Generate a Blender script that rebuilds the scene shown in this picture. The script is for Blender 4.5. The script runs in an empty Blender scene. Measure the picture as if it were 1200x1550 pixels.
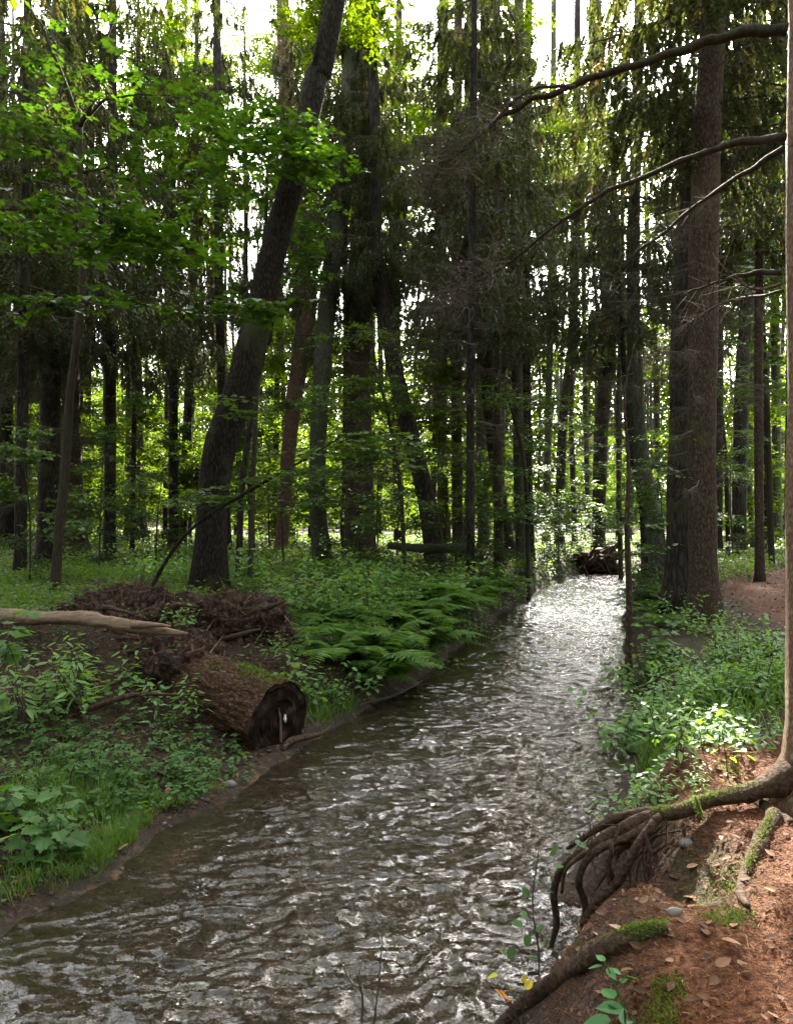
import bpy, math, random
import numpy as np
from mathutils import Vector
random.seed(7)
RNG = np.random.default_rng(11)
R = math.radians
S = bpy.context.scene
COL = S.collection

# ------------------------------------------------------------------ camera, sky, sun, exposure
F, HY, CX, CH = 1130.0, 775.0, 600.0, 2.2        # focal length and horizon of the photo in its pixels, eye height over the water
cam = bpy.data.objects.new('camera', bpy.data.cameras.new('camera'))
COL.objects.link(cam)
cam.location = (0, 0, CH)
cam.rotation_euler = (R(90), 0, 0)
cam.data.sensor_fit = 'HORIZONTAL'
cam.data.sensor_width = 36
cam.data.lens = 36 * F / 1200
cam.data.clip_start = 0.05
cam.data.clip_end = 2000
S.camera = cam
SUN_EL, SUN_AZ = R(37), R(9)                     # ahead of the camera, a little to its right
w = bpy.data.worlds.new('World'); S.world = w; w.use_nodes = True
nt = w.node_tree; nt.nodes.clear()
sky = nt.nodes.new('ShaderNodeTexSky'); sky.sky_type = 'NISHITA'
sky.sun_disc = False; sky.sun_elevation = SUN_EL; sky.sun_rotation = SUN_AZ
sky.dust_density = 4.0; sky.air_density = 1.0; sky.ozone_density = 1.0
hsv = nt.nodes.new('ShaderNodeHueSaturation'); hsv.inputs['Saturation'].default_value = 0.3
bg = nt.nodes.new('ShaderNodeBackground'); bg.inputs['Strength'].default_value = 0.12
wo = nt.nodes.new('ShaderNodeOutputWorld')
nt.links.new(sky.outputs[0], hsv.inputs['Color']); nt.links.new(hsv.outputs[0], bg.inputs['Color']); nt.links.new(bg.outputs[0], wo.inputs['Surface'])
sd = bpy.data.lights.new('sun', 'SUN'); sd.energy = 5.0; sd.angle = R(0.6); sd.color = (1.0, 0.93, 0.82)
so = bpy.data.objects.new('sun', sd); COL.objects.link(so)
sdir = Vector((math.sin(SUN_AZ) * math.cos(SUN_EL), math.cos(SUN_AZ) * math.cos(SUN_EL), math.sin(SUN_EL)))
so.rotation_euler = sdir.to_track_quat('Z', 'Y').to_euler()
so.location = (20, 100, 90)
S.view_settings.view_transform = 'Standard'
S.view_settings.look = 'None'
S.view_settings.exposure = 3.75
S.view_settings.gamma = 1
S.cycles.max_bounces = 8
S.cycles.transparent_max_bounces = 12
S.cycles.caustics_reflective = False
S.cycles.caustics_refractive = False
S.cycles.sample_clamp_indirect = 6
S.cycles.use_denoising = True

# ------------------------------------------------------------------ numeric helpers
def _hash(ix, iy, iz, seed):
    h = (ix.astype(np.int64) * 374761393 + iy.astype(np.int64) * 668265263 + iz.astype(np.int64) * 2147483647 + seed * 974711) & 0xffffffff
    h = ((h ^ (h >> 13)) * 1274126177) & 0xffffffff
    h = (h ^ (h >> 16)) & 0xffffffff
    return h / 4294967295.0

def noise(x, y, z=0.0, seed=0):
    """smooth value noise, -1..1"""
    x, y, z = np.broadcast_arrays(np.asarray(x, float), np.asarray(y, float), np.asarray(z, float))
    ix, iy, iz = np.floor(x), np.floor(y), np.floor(z)
    fx, fy, fz = x - ix, y - iy, z - iz
    ux, uy, uz = [f * f * f * (f * (f * 6 - 15) + 10) for f in (fx, fy, fz)]
    out = 0
    for dx in (0, 1):
        for dy in (0, 1):
            for dz in (0, 1):
                wgt = (ux if dx else 1 - ux) * (uy if dy else 1 - uy) * (uz if dz else 1 - uz)
                out = out + wgt * _hash(ix + dx, iy + dy, iz + dz, seed)
    return out * 2 - 1

def fbm(x, y, z=0.0, seed=0, octs=4, gain=0.5):
    a, s, tot = 1.0, 0.0, 0.0
    for o in range(octs):
        s = s + a * noise(x * 2 ** o, y * 2 ** o, np.asarray(z) * 2 ** o, seed + o); tot += a; a *= gain
    return s / tot

def sm(t):
    t = np.clip(t, 0, 1); return t * t * (3 - 2 * t)

# ------------------------------------------------------------------ the brook and the ground height
LY = np.array([-6, 0, 2.5, 3.5, 4.21, 4.44, 5.07, 5.71, 6.2, 6.72, 7.77, 8.57, 9.38, 12.4, 16, 20.7, 24.1, 27.6, 31, 36, 44, 60, 90])
LX = np.array([-3.6, -3.0, -2.5, -2.2, -1.96, -1.77, -1.62, -1.26, -1.2, -1.0, -0.62, -0.30, .17, 1.10, 2.27, 3.85, 5.23, 7.0, 9.4, 13.5, 21, 38, 70])
RY = np.array([-6, 0, 2.4, 3.21, 3.53, 4.04, 4.74, 5.59, 5.85, 6.63, 7.6, 8.72, 9.75, 13.4, 19.9, 26.7, 31, 36, 44, 60, 90])
RX = np.array([-1.2, -.25, .2, .43, .62, .84, 1.13, 1.58, 1.71, 2.02, 2.45, 2.78, 2.95, 4.05, 6.05, 8.9, 11.6, 16, 24, 41, 73])

def gz(x, y):
    x = np.asarray(x, float); y = np.asarray(y, float)
    wob = noise(y * 1.7, 0 * y, seed=5) * .06 + noise(y * 5.1, 0 * y, seed=6) * .025
    L = np.interp(y, LY, LX) + wob; Rr = np.interp(y, RY, RX) + noise(y * 1.9, 3 + 0 * y, seed=8) * .06
    sl = np.interp(y, [0, 9, 12, 16, 28, 36], [.95, .9, .92, .9, .8, .6])
    dl = (L - x) * sl; dr = (x - Rr) * sl
    farl = sm((y - 6.3) / 2.2)
    zl_near = .05 * sm(dl / .12) + .22 * sm((dl - .1) / 1.2) + .40 * sm((dl - 1.0) / 2.6)
    zl_far = .48 * sm(dl / .55) + .30 * sm((dl - .4) / 3.2)
    zl = zl_near * (1 - farl) + zl_far * farl
    zl = zl + .05 * np.clip(-x - 9, 0, 40) * sm((y - 9) / 10)
    zl = zl + .40 * np.exp(-(((x + 3.2) / 1.7) ** 2 + ((y - 8.3) / .8) ** 2))
    hol = np.exp(-((y - 3.78) / .36) ** 2)
    dr0 = dr; drh = dr - .36 * hol
    midr = sm((y - 4.3) / 1.4); farr = sm((y - 7.5) / 2)
    zr = (.72 * sm(drh / (.72 - .36 * hol)) + .08 * sm((dr - .5) / 2) - .10 * hol * (drh < 0)) * (1 - midr) + midr * (.50 * sm(dr / (.85 - .35 * farr)) + .3 * sm((dr - .4) / 2.4))
    # hollow washed out under the roots of the near spruce
    zr = zr - .20 * np.exp(-(((x - 1.22) / .22) ** 2 + ((y - 3.25) / .36) ** 2))
    zr = zr + .02 * np.clip(x - 14, 0, 40) * sm((y - 12) / 12)
    dep = np.minimum(-dl, -dr)
    bed = -.02 - .30 * sm(dep / np.where(-dl < -dr, np.interp(y, [0, 5, 8], [1.5, 1.2, .5]), .5))
    z = np.where(dl > 0, zl, np.where(dr > 0, zr, bed))
    land = np.maximum(dl, dr) > 0
    amp = np.where(land, .02 + .03 * sm(np.maximum(dl, dr) / .8), .018)
    z = z + amp * fbm(x * 1.6, y * 1.6, 0, 20, 4) * 1.6 + np.where(land, .015, .01) * noise(x * 9, y * 9, 0, 31)
    z = z + land * .16 * fbm(x * .22, y * .22, 0, 44, 2) * sm((np.hypot(x, y) - 8) / 8)
    return z

def g1(x, y): return float(gz(np.array([x]), np.array([y]))[0])

def P(px, py, d):
    """the place that sits d metres ahead at this spot of the photo"""
    return np.array([(px - CX) / F * d, d, CH + (HY - py) / F * d])

_ds = np.concatenate([np.arange(1.2, 12, .01), np.arange(12, 60, .05)])
def G(px, py):
    """where the line of sight meets the ground or the water"""
    x = (px - CX) / F * _ds; z = CH + (HY - py) / F * _ds
    hit = z <= np.maximum(gz(x, _ds), 0)
    i = int(np.argmax(hit)) if hit.any() else len(_ds) - 1
    return np.array([x[i], _ds[i], max(z[i], 0)])

# ------------------------------------------------------------------ mesh builder
class MB:
    def __init__(s): s.v = []; s.f = []; s.n = 0; s.t = []
    def add(s, v, faces, mat=0, tint=0.5):
        v = np.asarray(v, float).reshape(-1, 3)
        for f in faces:
            f = np.asarray(f, np.int64)
            if f.size: s.f.append((f + s.n, mat))
        s.v.append(v); s.t.append(np.broadcast_to(np.asarray(tint, float), (len(v),)).copy()); s.n += len(v)
    def inst(s, tmpl, pos, rot, scale, tint, mat=0):
        tv, tf = tmpl
        pos = np.asarray(pos, float); n = len(pos)
        if n == 0: return
        scale = np.broadcast_to(np.asarray(scale, float), (n,))
        v = np.einsum('nij,kj->nki', rot, tv) * scale[:, None, None] + pos[:, None, :]
        k = len(tv); off = np.arange(n)[:, None, None] * k
        faces = [(np.asarray(f)[None, None, :] + off).reshape(n, -1) for f in tf]
        s.add(v.reshape(-1, 3), faces, mat, np.repeat(np.broadcast_to(np.asarray(tint, float), (n,)), k))
    def mesh(s, name, mats, smooth=False):
        me = bpy.data.meshes.new(name)
        v = np.concatenate(s.v)
        loops = np.concatenate([f.reshape(-1) for f, m in s.f])
        sizes = np.concatenate([np.full(len(f), f.shape[1]) for f, m in s.f])
        mi = np.concatenate([np.full(len(f), m) for f, m in s.f])
        me.vertices.add(len(v)); me.vertices.foreach_set('co', v.reshape(-1).astype(np.float32))
        me.loops.add(len(loops)); me.loops.foreach_set('vertex_index', loops.astype(np.int32))
        me.polygons.add(len(sizes))
        st = np.concatenate([[0], np.cumsum(sizes)[:-1]])
        me.polygons.foreach_set('loop_start', st.astype(np.int32))
        me.polygons.foreach_set('loop_total', sizes.astype(np.int32))
        me.polygons.foreach_set('material_index', mi.astype(np.int32))
        me.polygons.foreach_set('use_smooth', np.full(len(sizes), smooth))
        at = me.attributes.new('tint', 'FLOAT', 'POINT'); at.data.foreach_set('value', np.concatenate(s.t).astype(np.float32))
        for m in mats: me.materials.append(m)
        me.update(); me.validate()
        return me

def link(name, me, parent=None):
    o = bpy.data.objects.new(name, me); COL.objects.link(o)
    if parent is not None: o.parent = parent
    return o

def thing(name, label, cat, loc, group=None):
    o = bpy.data.objects.new(name, None); COL.objects.link(o)
    o.empty_display_size = .1
    o.location = loc; o['label'] = label; o['category'] = cat
    if group: o['group'] = group
    return o

def part(name, mb, mats, parent, smooth=False):
    """a mesh built in world places, put under its thing"""
    me = mb.mesh(name, mats, smooth)
    o = link(name, me, parent)
    if parent is not None:
        o.matrix_parent_inverse.identity()
        me.transform(__import__('mathutils').Matrix.Translation(-Vector(parent.location)))
    return o

def rot_zxy(yaw, pitch, roll):
    """leaf turn: roll about its length, pitch up or down, then yaw"""
    yaw, pitch, roll = np.broadcast_arrays(*[np.asarray(a, float) for a in (yaw, pitch, roll)])
    cz, sz, cx, sx, cy, sy = np.cos(yaw), np.sin(yaw), np.cos(pitch), np.sin(pitch), np.cos(roll), np.sin(roll)
    n = len(yaw); o = np.zeros(n); l = np.ones(n)
    Z = np.stack([np.stack([cz, -sz, o], -1), np.stack([sz, cz, o], -1), np.stack([o, o, l], -1)], 1)
    X = np.stack([np.stack([l, o, o], -1), np.stack([o, cx, -sx], -1), np.stack([o, sx, cx], -1)], 1)
    Y = np.stack([np.stack([cy, o, sy], -1), np.stack([o, l, o], -1), np.stack([-sy, o, cy], -1)], 1)
    return Z @ X @ Y

def smooth_path(pts, rad, n):
    pts = np.asarray(pts, float); rad = np.asarray(rad, float)
    if len(pts) == 2: pts = np.array([pts[0], (pts[0] + pts[1]) / 2, pts[1]]); rad = np.array([rad[0], rad.mean(), rad[1]])
    d = np.concatenate([[0], np.cumsum(np.linalg.norm(np.diff(pts, axis=0), axis=1))])
    t = np.linspace(0, d[-1], n)
    P0 = np.vstack([2 * pts[0] - pts[1], pts, 2 * pts[-1] - pts[-2]])
    i = np.clip(np.searchsorted(d, t, side='right') - 1, 0, len(pts) - 2)
    u = ((t - d[i]) / np.maximum(d[i + 1] - d[i], 1e-9))[:, None]
    a, b, c, e = P0[i], P0[i + 1], P0[i + 2], P0[i + 3]
    q = .5 * (2 * b + (c - a) * u + (2 * a - 5 * b + 4 * c - e) * u ** 2 + (3 * b - a - 3 * c + e) * u ** 3)
    return q, np.interp(t, d, rad)

def tube(mb, pts, rad, sides=8, n=None, rough=0.0, freq=3.0, mat=0, tint=.5, seed=1, cap=True, ribs=0.0, raw=False):
    if n is None: n = max(3, len(pts) * 3)
    if raw: q, r = np.asarray(pts, float), np.asarray(rad, float); n = len(q)
    else: q, r = smooth_path(pts, rad, n)
    tg = np.gradient(q, axis=0); tg /= np.linalg.norm(tg, axis=1)[:, None] + 1e-12
    ref = np.array([0, 1., 0]) if abs(tg[0][1]) < .9 else np.array([1., 0, 0])
    a = np.cross(tg, ref); a /= np.linalg.norm(a, axis=1)[:, None] + 1e-12
    b = np.cross(tg, a)
    th = np.linspace(0, 2 * np.pi, sides, endpoint=False)
    ring = a[:, None, :] * np.cos(th)[None, :, None] + b[:, None, :] * np.sin(th)[None, :, None]
    rr = np.broadcast_to(r[:, None], (n, sides)).copy()
    if rough:
        base = q[:, None, :] + ring * r[:, None, None]
        rr = rr * (1 + rough * fbm(base[..., 0] * freq, base[..., 1] * freq, base[..., 2] * freq * .45, seed, 3))
    if ribs:
        rr = rr * (1 + ribs * noise(np.cos(th)[None, :] * 3.2 + 9, np.sin(th)[None, :] * 3.2, np.linspace(0, n * .05, n)[:, None], seed + 9))
    v = q[:, None, :] + ring * rr[:, :, None]
    i, j = np.meshgrid(np.arange(n - 1), np.arange(sides), indexing='ij')
    j2 = (j + 1) % sides
    f = np.stack([i * sides + j, i * sides + j2, (i + 1) * sides + j2, (i + 1) * sides + j], -1).reshape(-1, 4)
    faces = [f]
    if cap: faces += [np.arange(sides)[::-1][None, :], (np.arange(sides) + (n - 1) * sides)[None, :]]
    mb.add(v.reshape(-1, 3), faces, mat, tint)
    return q, r

# ------------------------------------------------------------------ materials
def newmat(name):
    m = bpy.data.materials.new(name); m.use_nodes = True
    m.node_tree.nodes.clear(); return m, m.node_tree
def nd(t, kind, **kw):
    n = t.nodes.new(kind)
    for k, v in kw.items():
        if k in n.inputs: n.inputs[k].default_value = v
        else: setattr(n, k, v)
    return n
def ramp(t, stops):
    r = t.nodes.new('ShaderNodeValToRGB'); e = r.color_ramp.elements
    while len(e) > 1: e.remove(e[-1])
    e[0].position = stops[0][0]; e[0].color = (*stops[0][1], 1)
    for p, c in stops[1:]:
        x = e.new(p); x.color = (*c, 1)
    return r
def coords(t, scale):
    tc = t.nodes.new('ShaderNodeTexCoord'); mp = t.nodes.new('ShaderNodeMapping'); mp.inputs['Scale'].default_value = scale
    t.links.new(tc.outputs['Object'], mp.inputs['Vector']); return mp
def finish(m, t, shader):
    o = t.nodes.new('ShaderNodeOutputMaterial'); t.links.new(shader, o.inputs['Surface']); return m

def leaf_mat(name, dark, mid, light, trans=.42, rough=.42, spec=.45, tsat=1.0):
    m, t = newmat(name)
    a = nd(t, 'ShaderNodeAttribute', attribute_name='tint')
    r = ramp(t, [(0, dark), (.5, mid), (1, light)])
    t.links.new(a.outputs['Fac'], r.inputs[0])
    p = nd(t, 'ShaderNodeBsdfPrincipled', Roughness=rough); p.inputs['Specular IOR Level'].default_value = spec
    t.links.new(r.outputs[0], p.inputs['Base Color'])
    tr = t.nodes.new('ShaderNodeBsdfTranslucent')
    g = t.nodes.new('ShaderNodeMix'); g.data_type = 'RGBA'; g.blend_type = 'MULTIPLY'; g.inputs[0].default_value = 1
    g.inputs[7].default_value = (2.0 * tsat, 1.9, .45, 1)
    t.links.new(r.outputs[0], g.inputs[6]); t.links.new(g.outputs[2], tr.inputs['Color'])
    mx = nd(t, 'ShaderNodeMixShader', Fac=trans)
    t.links.new(p.outputs[0], mx.inputs[1]); t.links.new(tr.outputs[0], mx.inputs[2])
    return finish(m, t, mx.outputs[0])

def bark_mat(name, c1, c2, c3, scale=(14, 14, 3.2), bump=.6, moss=0.0, mosscol=(.06, .085, .02), dist=.03, vor=True):
    m, t = newmat(name)
    mp = coords(t, scale)
    n1 = nd(t, 'ShaderNodeTexNoise', Scale=1.0, Detail=7.0, Roughness=.62); n1.inputs['Distortion'].default_value = .4
    t.links.new(mp.outputs[0], n1.inputs['Vector'])
    h = n1.outputs[0]
    if vor:
        mp2 = coords(t, tuple(s * .9 for s in scale))
        vo = nd(t, 'ShaderNodeTexVoronoi', feature='DISTANCE_TO_EDGE', Scale=1.0)
        nn = nd(t, 'ShaderNodeTexNoise', Scale=2.0, Detail=3.0)
        t.links.new(mp2.outputs[0], nn.inputs['Vector'])
        ad = nd(t, 'ShaderNodeVectorMath', operation='MULTIPLY_ADD'); ad.inputs[1].default_value = (.7, .7, .7)
        t.links.new(nn.outputs['Color'], ad.inputs[0]); t.links.new(mp2.outputs[0], ad.inputs[2]); t.links.new(ad.outputs[0], vo.inputs['Vector'])
        mr = nd(t, 'ShaderNodeMapRange'); mr.inputs['From Max'].default_value = .35
        t.links.new(vo.outputs['Distance'], mr.inputs['Value'])
        mu = nd(t, 'ShaderNodeMath', operation='MULTIPLY_ADD'); mu.inputs[1].default_value = .34
        sc = nd(t, 'ShaderNodeMath', operation='MULTIPLY'); sc.inputs[1].default_value = .85
        t.links.new(n1.outputs[0], sc.inputs[0]); t.links.new(mr.outputs[0], mu.inputs[0]); t.links.new(sc.outputs[0], mu.inputs[2])
        h = mu.outputs[0]
    r = ramp(t, [(.22, c1), (.5, c2), (.82, c3)])
    t.links.new(h, r.inputs[0]); col = r.outputs[0]
    big = nd(t, 'ShaderNodeTexNoise', Scale=1.3, Detail=5.0)
    tc = t.nodes.new('ShaderNodeTexCoord'); t.links.new(tc.outputs['Object'], big.inputs['Vector'])
    if moss > 0:
        rm = ramp(t, [(.62 - .42 * moss, (0, 0, 0)), (.72 - .3 * moss, (1, 1, 1))])
        t.links.new(big.outputs[0], rm.inputs[0])
        mx = t.nodes.new('ShaderNodeMix'); mx.data_type = 'RGBA'; mx.inputs[7].default_value = (*mosscol, 1)
        ml = nd(t, 'ShaderNodeMath', operation='MULTIPLY'); ml.inputs[1].default_value = .85
        t.links.new(rm.outputs[0], ml.inputs[0])
        t.links.new(ml.outputs[0], mx.inputs[0]); t.links.new(col, mx.inputs[6]); col = mx.outputs[2]
    p = nd(t, 'ShaderNodeBsdfPrincipled', Roughness=.9); p.inputs['Specular IOR Level'].default_value = .12
    t.links.new(col, p.inputs['Base Color'])
    bp = nd(t, 'ShaderNodeBump', Strength=bump, Distance=dist)
    t.links.new(h, bp.inputs['Height']); t.links.new(bp.outputs[0], p.inputs['Normal'])
    return finish(m, t, p.outputs[0])

def tint_mat(name, stops, rough=.85, spec=.2, trans=0.0):
    m, t = newmat(name)
    a = nd(t, 'ShaderNodeAttribute', attribute_name='tint'); r = ramp(t, stops)
    t.links.new(a.outputs['Fac'], r.inputs[0])
    p = nd(t, 'ShaderNodeBsdfPrincipled', Roughness=rough); p.inputs['Specular IOR Level'].default_value = spec
    t.links.new(r.outputs[0], p.inputs['Base Color'])
    if trans:
        tr = t.nodes.new('ShaderNodeBsdfTranslucent'); t.links.new(r.outputs[0], tr.inputs['Color'])
        mx = nd(t, 'ShaderNodeMixShader', Fac=trans); t.links.new(p.outputs[0], mx.inputs[1]); t.links.new(tr.outputs[0], mx.inputs[2])
        return finish(m, t, mx.outputs[0])
    return finish(m, t, p.outputs[0])

M = {}
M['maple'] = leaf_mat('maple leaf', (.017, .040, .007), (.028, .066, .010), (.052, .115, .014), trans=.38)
M['sheen'] = leaf_mat('pale sky-lit maple leaf', (.035, .068, .016), (.055, .105, .026), (.085, .15, .04), trans=.38, rough=.48, spec=.25)  # pale colour stands in for sky sheen on the leaves
M['herb'] = leaf_mat('herb leaf', (.045, .105, .026), (.075, .16, .042), (.12, .23, .07), trans=.42, rough=.5, spec=.25)
M['fresh'] = leaf_mat('sun-brightened herb leaf', (.06, .14, .034), (.10, .205, .055), (.16, .28, .085), trans=.42, rough=.5, spec=.3)  # lighter than herb: sunlight on the leaves is put into the colour
M['cover'] = leaf_mat('ground cover leaf', (.04, .085, .016), (.075, .14, .024), (.12, .195, .036), trans=.42, rough=.55, spec=.25)
M['fern'] = leaf_mat('fern frond', (.05, .115, .022), (.085, .17, .034), (.13, .23, .05), trans=.45, rough=.55, spec=.25)
M['grass'] = leaf_mat('grass blade', (.04, .09, .012), (.075, .15, .02), (.13, .20, .035), trans=.4, rough=.5)
M['far_leaf'] = leaf_mat('understory leaf', (.028, .056, .004), (.052, .092, .005), (.090, .130, .007), trans=.58, rough=.7, spec=.08)
M['spruce'] = leaf_mat('spruce needles', (.085, .065, .045), (.050, .064, .032), (.062, .085, .040), trans=.30, rough=.6, spec=.3)
M['twig'] = tint_mat('twig bark', [(0, (.035, .026, .02)), (1, (.10, .075, .055))])
M['dead_twig'] = tint_mat('dead twig bark', [(0, (.045, .036, .026)), (1, (.125, .098, .072))])
M['bark_ridge'] = bark_mat('ridged bark', (.005, .004, .003), (.018, .014, .010), (.052, .042, .031), (34, 34, 8), 1.0, moss=.14, mosscol=(.055, .065, .025), dist=.05)
M['bark_mossy'] = bark_mat('mossy grey bark', (.015, .014, .010), (.05, .05, .034), (.10, .10, .07), (30, 30, 7), .8, moss=.32, mosscol=(.05, .062, .026))
M['bark_spruce'] = bark_mat('spruce bark', (.015, .010, .0065), (.046, .032, .021), (.10, .073, .050), (30, 30, 12), .7, moss=.12, mosscol=(.07, .08, .035))
M['bark_near'] = bark_mat('pale scaly spruce bark', (.055, .032, .019), (.14, .092, .056), (.25, .18, .115), (46, 46, 30), .7, moss=.05, mosscol=(.12, .13, .06), dist=.012)
M['bark_dark'] = bark_mat('dark trunk bark', (.007, .006, .005), (.023, .018, .014), (.055, .045, .036), (18, 18, 4), .7, moss=.2, mosscol=(.05, .06, .025))
M['bark_pink'] = bark_mat('pinkish pine bark', (.04, .023, .016), (.11, .067, .048), (.20, .135, .10), (18, 18, 9), .6)
M['bark_young'] = bark_mat('young maple bark', (.02, .017, .011), (.045, .037, .025), (.085, .07, .048), (40, 40, 8), .5, moss=.2, mosscol=(.045, .052, .02), vor=False)
M['bark_log'] = bark_mat('furrowed log bark', (.007, .004, .0025), (.042, .021, .012), (.12, .070, .044), (16, 34, 34), .8, dist=.02)
M['root'] = bark_mat('bare root bark', (.018, .011, .007), (.066, .042, .027), (.16, .11, .075), (34, 34, 34), 1.0, dist=.03, vor=False)
M['moss'] = tint_mat('green moss', [(0, (.05, .075, .008)), (.6, (.11, .16, .015)), (1, (.19, .24, .03))], trans=.3)
M['wood_pale'] = bark_mat('weathered bare wood', (.08, .05, .035), (.22, .15, .105), (.36, .27, .19), (7, 30, 30), .5, vor=False)
M['litter'] = tint_mat('fallen leaf', [(0, (.045, .024, .015)), (.45, (.13, .065, .035)), (.8, (.24, .14, .08)), (1, (.36, .25, .15))], trans=.15)
M['needles'] = tint_mat('fallen needle', [(0, (.035, .012, .005)), (.6, (.14, .05, .018)), (1, (.28, .13, .055))])
M['soil_fibre'] = tint_mat('root fibre', [(0, (.03, .018, .013)), (.7, (.11, .065, .045)), (1, (.24, .15, .10))])
M['stone'] = tint_mat('stone', [(0, (.10, .09, .08)), (1, (.30, .27, .25))], rough=.7)
M['yellow_leaf'] = tint_mat('yellow leaf', [(0, (.55, .16, .01)), (.4, (.62, .42, .03)), (1, (.45, .50, .06))], rough=.5, trans=.35)
M['green_leaf'] = leaf_mat('fresh bramble leaf', (.035, .13, .03), (.05, .18, .04), (.09, .25, .05), trans=.4, rough=.4)

def ground_material():
    m, t = newmat('forest floor')
    tc = t.nodes.new('ShaderNodeTexCoord')
    def nz(s, d=6.0, r=.6):
        n = nd(t, 'ShaderNodeTexNoise', Scale=s, Detail=d, Roughness=r); t.links.new(tc.outputs['Object'], n.inputs['Vector']); return n
    fine, mid, big = nz(45), nz(9), nz(1.1)
    a = nd(t, 'ShaderNodeAttribute', attribute_name='tint')     # 0 brook bed, .5 soil, 1 red needle floor
    soil = ramp(t, [(.3, (.012, .008, .006)), (.5, (.036, .023, .016)), (.7, (.09, .056, .038))])
    need = ramp(t, [(.3, (.028, .010, .004)), (.5, (.085, .032, .012)), (.7, (.17, .074, .032))])
    bed = ramp(t, [(.3, (.012, .010, .006)), (.55, (.04, .032, .02)), (.72, (.16, .09, .045))])
    t.links.new(fine.outputs[0], soil.inputs[0]); t.links.new(fine.outputs[0], need.inputs[0]); t.links.new(mid.outputs[0], bed.inputs[0])
    def mix(fac, c1, c2):
        x = t.nodes.new('ShaderNodeMix'); x.data_type = 'RGBA'
        t.links.new(fac, x.inputs[0]); t.links.new(c1, x.inputs[6]); t.links.new(c2, x.inputs[7]); return x.outputs[2]
    f1 = nd(t, 'ShaderNodeMapRange'); f1.inputs['From Min'].default_value = .1; f1.inputs['From Max'].default_value = .4; t.links.new(a.outputs['Fac'], f1.inputs[0])
    f2 = nd(t, 'ShaderNodeMapRange'); f2.inputs['From Min'].default_value = .6; f2.inputs['From Max'].default_value = .9; t.links.new(a.outputs['Fac'], f2.inputs[0])
    c = mix(f2.outputs[0], mix(f1.outputs[0], bed.outputs[0], soil.outputs[0]), need.outputs[0])
    gm = ramp(t, [(.52, (0, 0, 0)), (.64, (.55, .55, .55))]); t.links.new(big.outputs[0], gm.inputs[0])
    mo = nd(t, 'ShaderNodeMath', operation='MULTIPLY'); t.links.new(gm.outputs[0], mo.inputs[0]); t.links.new(f1.outputs[0], mo.inputs[1])
    inv = nd(t, 'ShaderNodeMath', operation='SUBTRACT'); inv.inputs[0].default_value = 1; t.links.new(f2.outputs[0], inv.inputs[1])
    mo2 = nd(t, 'ShaderNodeMath', operation='MULTIPLY'); t.links.new(mo.outputs[0], mo2.inputs[0]); t.links.new(inv.outputs[0], mo2.inputs[1])
    gcol = nd(t, 'ShaderNodeRGB'); gcol.outputs[0].default_value = (.05, .065, .018, 1)
    c = mix(mo2.outputs[0], c, gcol.outputs[0])
    p = nd(t, 'ShaderNodeBsdfPrincipled', Roughness=.92); p.inputs['Specular IOR Level'].default_value = .2
    t.links.new(c, p.inputs['Base Color'])
    sm_ = nd(t, 'ShaderNodeMath', operation='MULTIPLY_ADD'); sm_.inputs[1].default_value = 2.5
    t.links.new(mid.outputs[0], sm_.inputs[0]); t.links.new(fine.outputs[0], sm_.inputs[2])
    b = nd(t, 'ShaderNodeBump', Strength=.9, Distance=.02); t.links.new(sm_.outputs[0], b.inputs['Height']); t.links.new(b.outputs[0], p.inputs['Normal'])
    return finish(m, t, p.outputs[0])
M['ground'] = ground_material()

def water_material():
    m, t = newmat('brook water')
    tc = t.nodes.new('ShaderNodeTexCoord')
    mp = nd(t, 'ShaderNodeMapping'); mp.inputs['Scale'].default_value = (11, 17, 11); t.links.new(tc.outputs['Object'], mp.inputs['Vector'])
    n = nd(t, 'ShaderNodeTexNoise', Scale=1.0, Detail=4.0, Roughness=.55); n.inputs['Distortion'].default_value = .9
    t.links.new(mp.outputs[0], n.inputs['Vector'])
    b = nd(t, 'ShaderNodeBump', Strength=.4, Distance=.02); t.links.new(n.outputs[0], b.inputs['Height'])
    fr = nd(t, 'ShaderNodeFresnel', IOR=1.42); t.links.new(b.outputs[0], fr.inputs['Normal'])
    gl = nd(t, 'ShaderNodeBsdfGlossy', Roughness=.035); gl.inputs['Color'].default_value = (1, 1, 1, 1); t.links.new(b.outputs[0], gl.inputs['Normal'])
    tr = nd(t, 'ShaderNodeBsdfTransparent'); tr.inputs['Color'].default_value = (.62, .52, .36, 1)
    df = nd(t, 'ShaderNodeBsdfDiffuse'); df.inputs['Color'].default_value = (.05, .037, .024, 1)
    m1 = nd(t, 'ShaderNodeMixShader', Fac=.36); t.links.new(tr.outputs[0], m1.inputs[1]); t.links.new(df.outputs[0], m1.inputs[2])
    m2 = t.nodes.new('ShaderNodeMixShader'); t.links.new(fr.outputs[0], m2.inputs[0]); t.links.new(m1.outputs[0], m2.inputs[1]); t.links.new(gl.outputs[0], m2.inputs[2])
    return finish(m, t, m2.outputs[0])
M['water'] = water_material()

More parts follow.
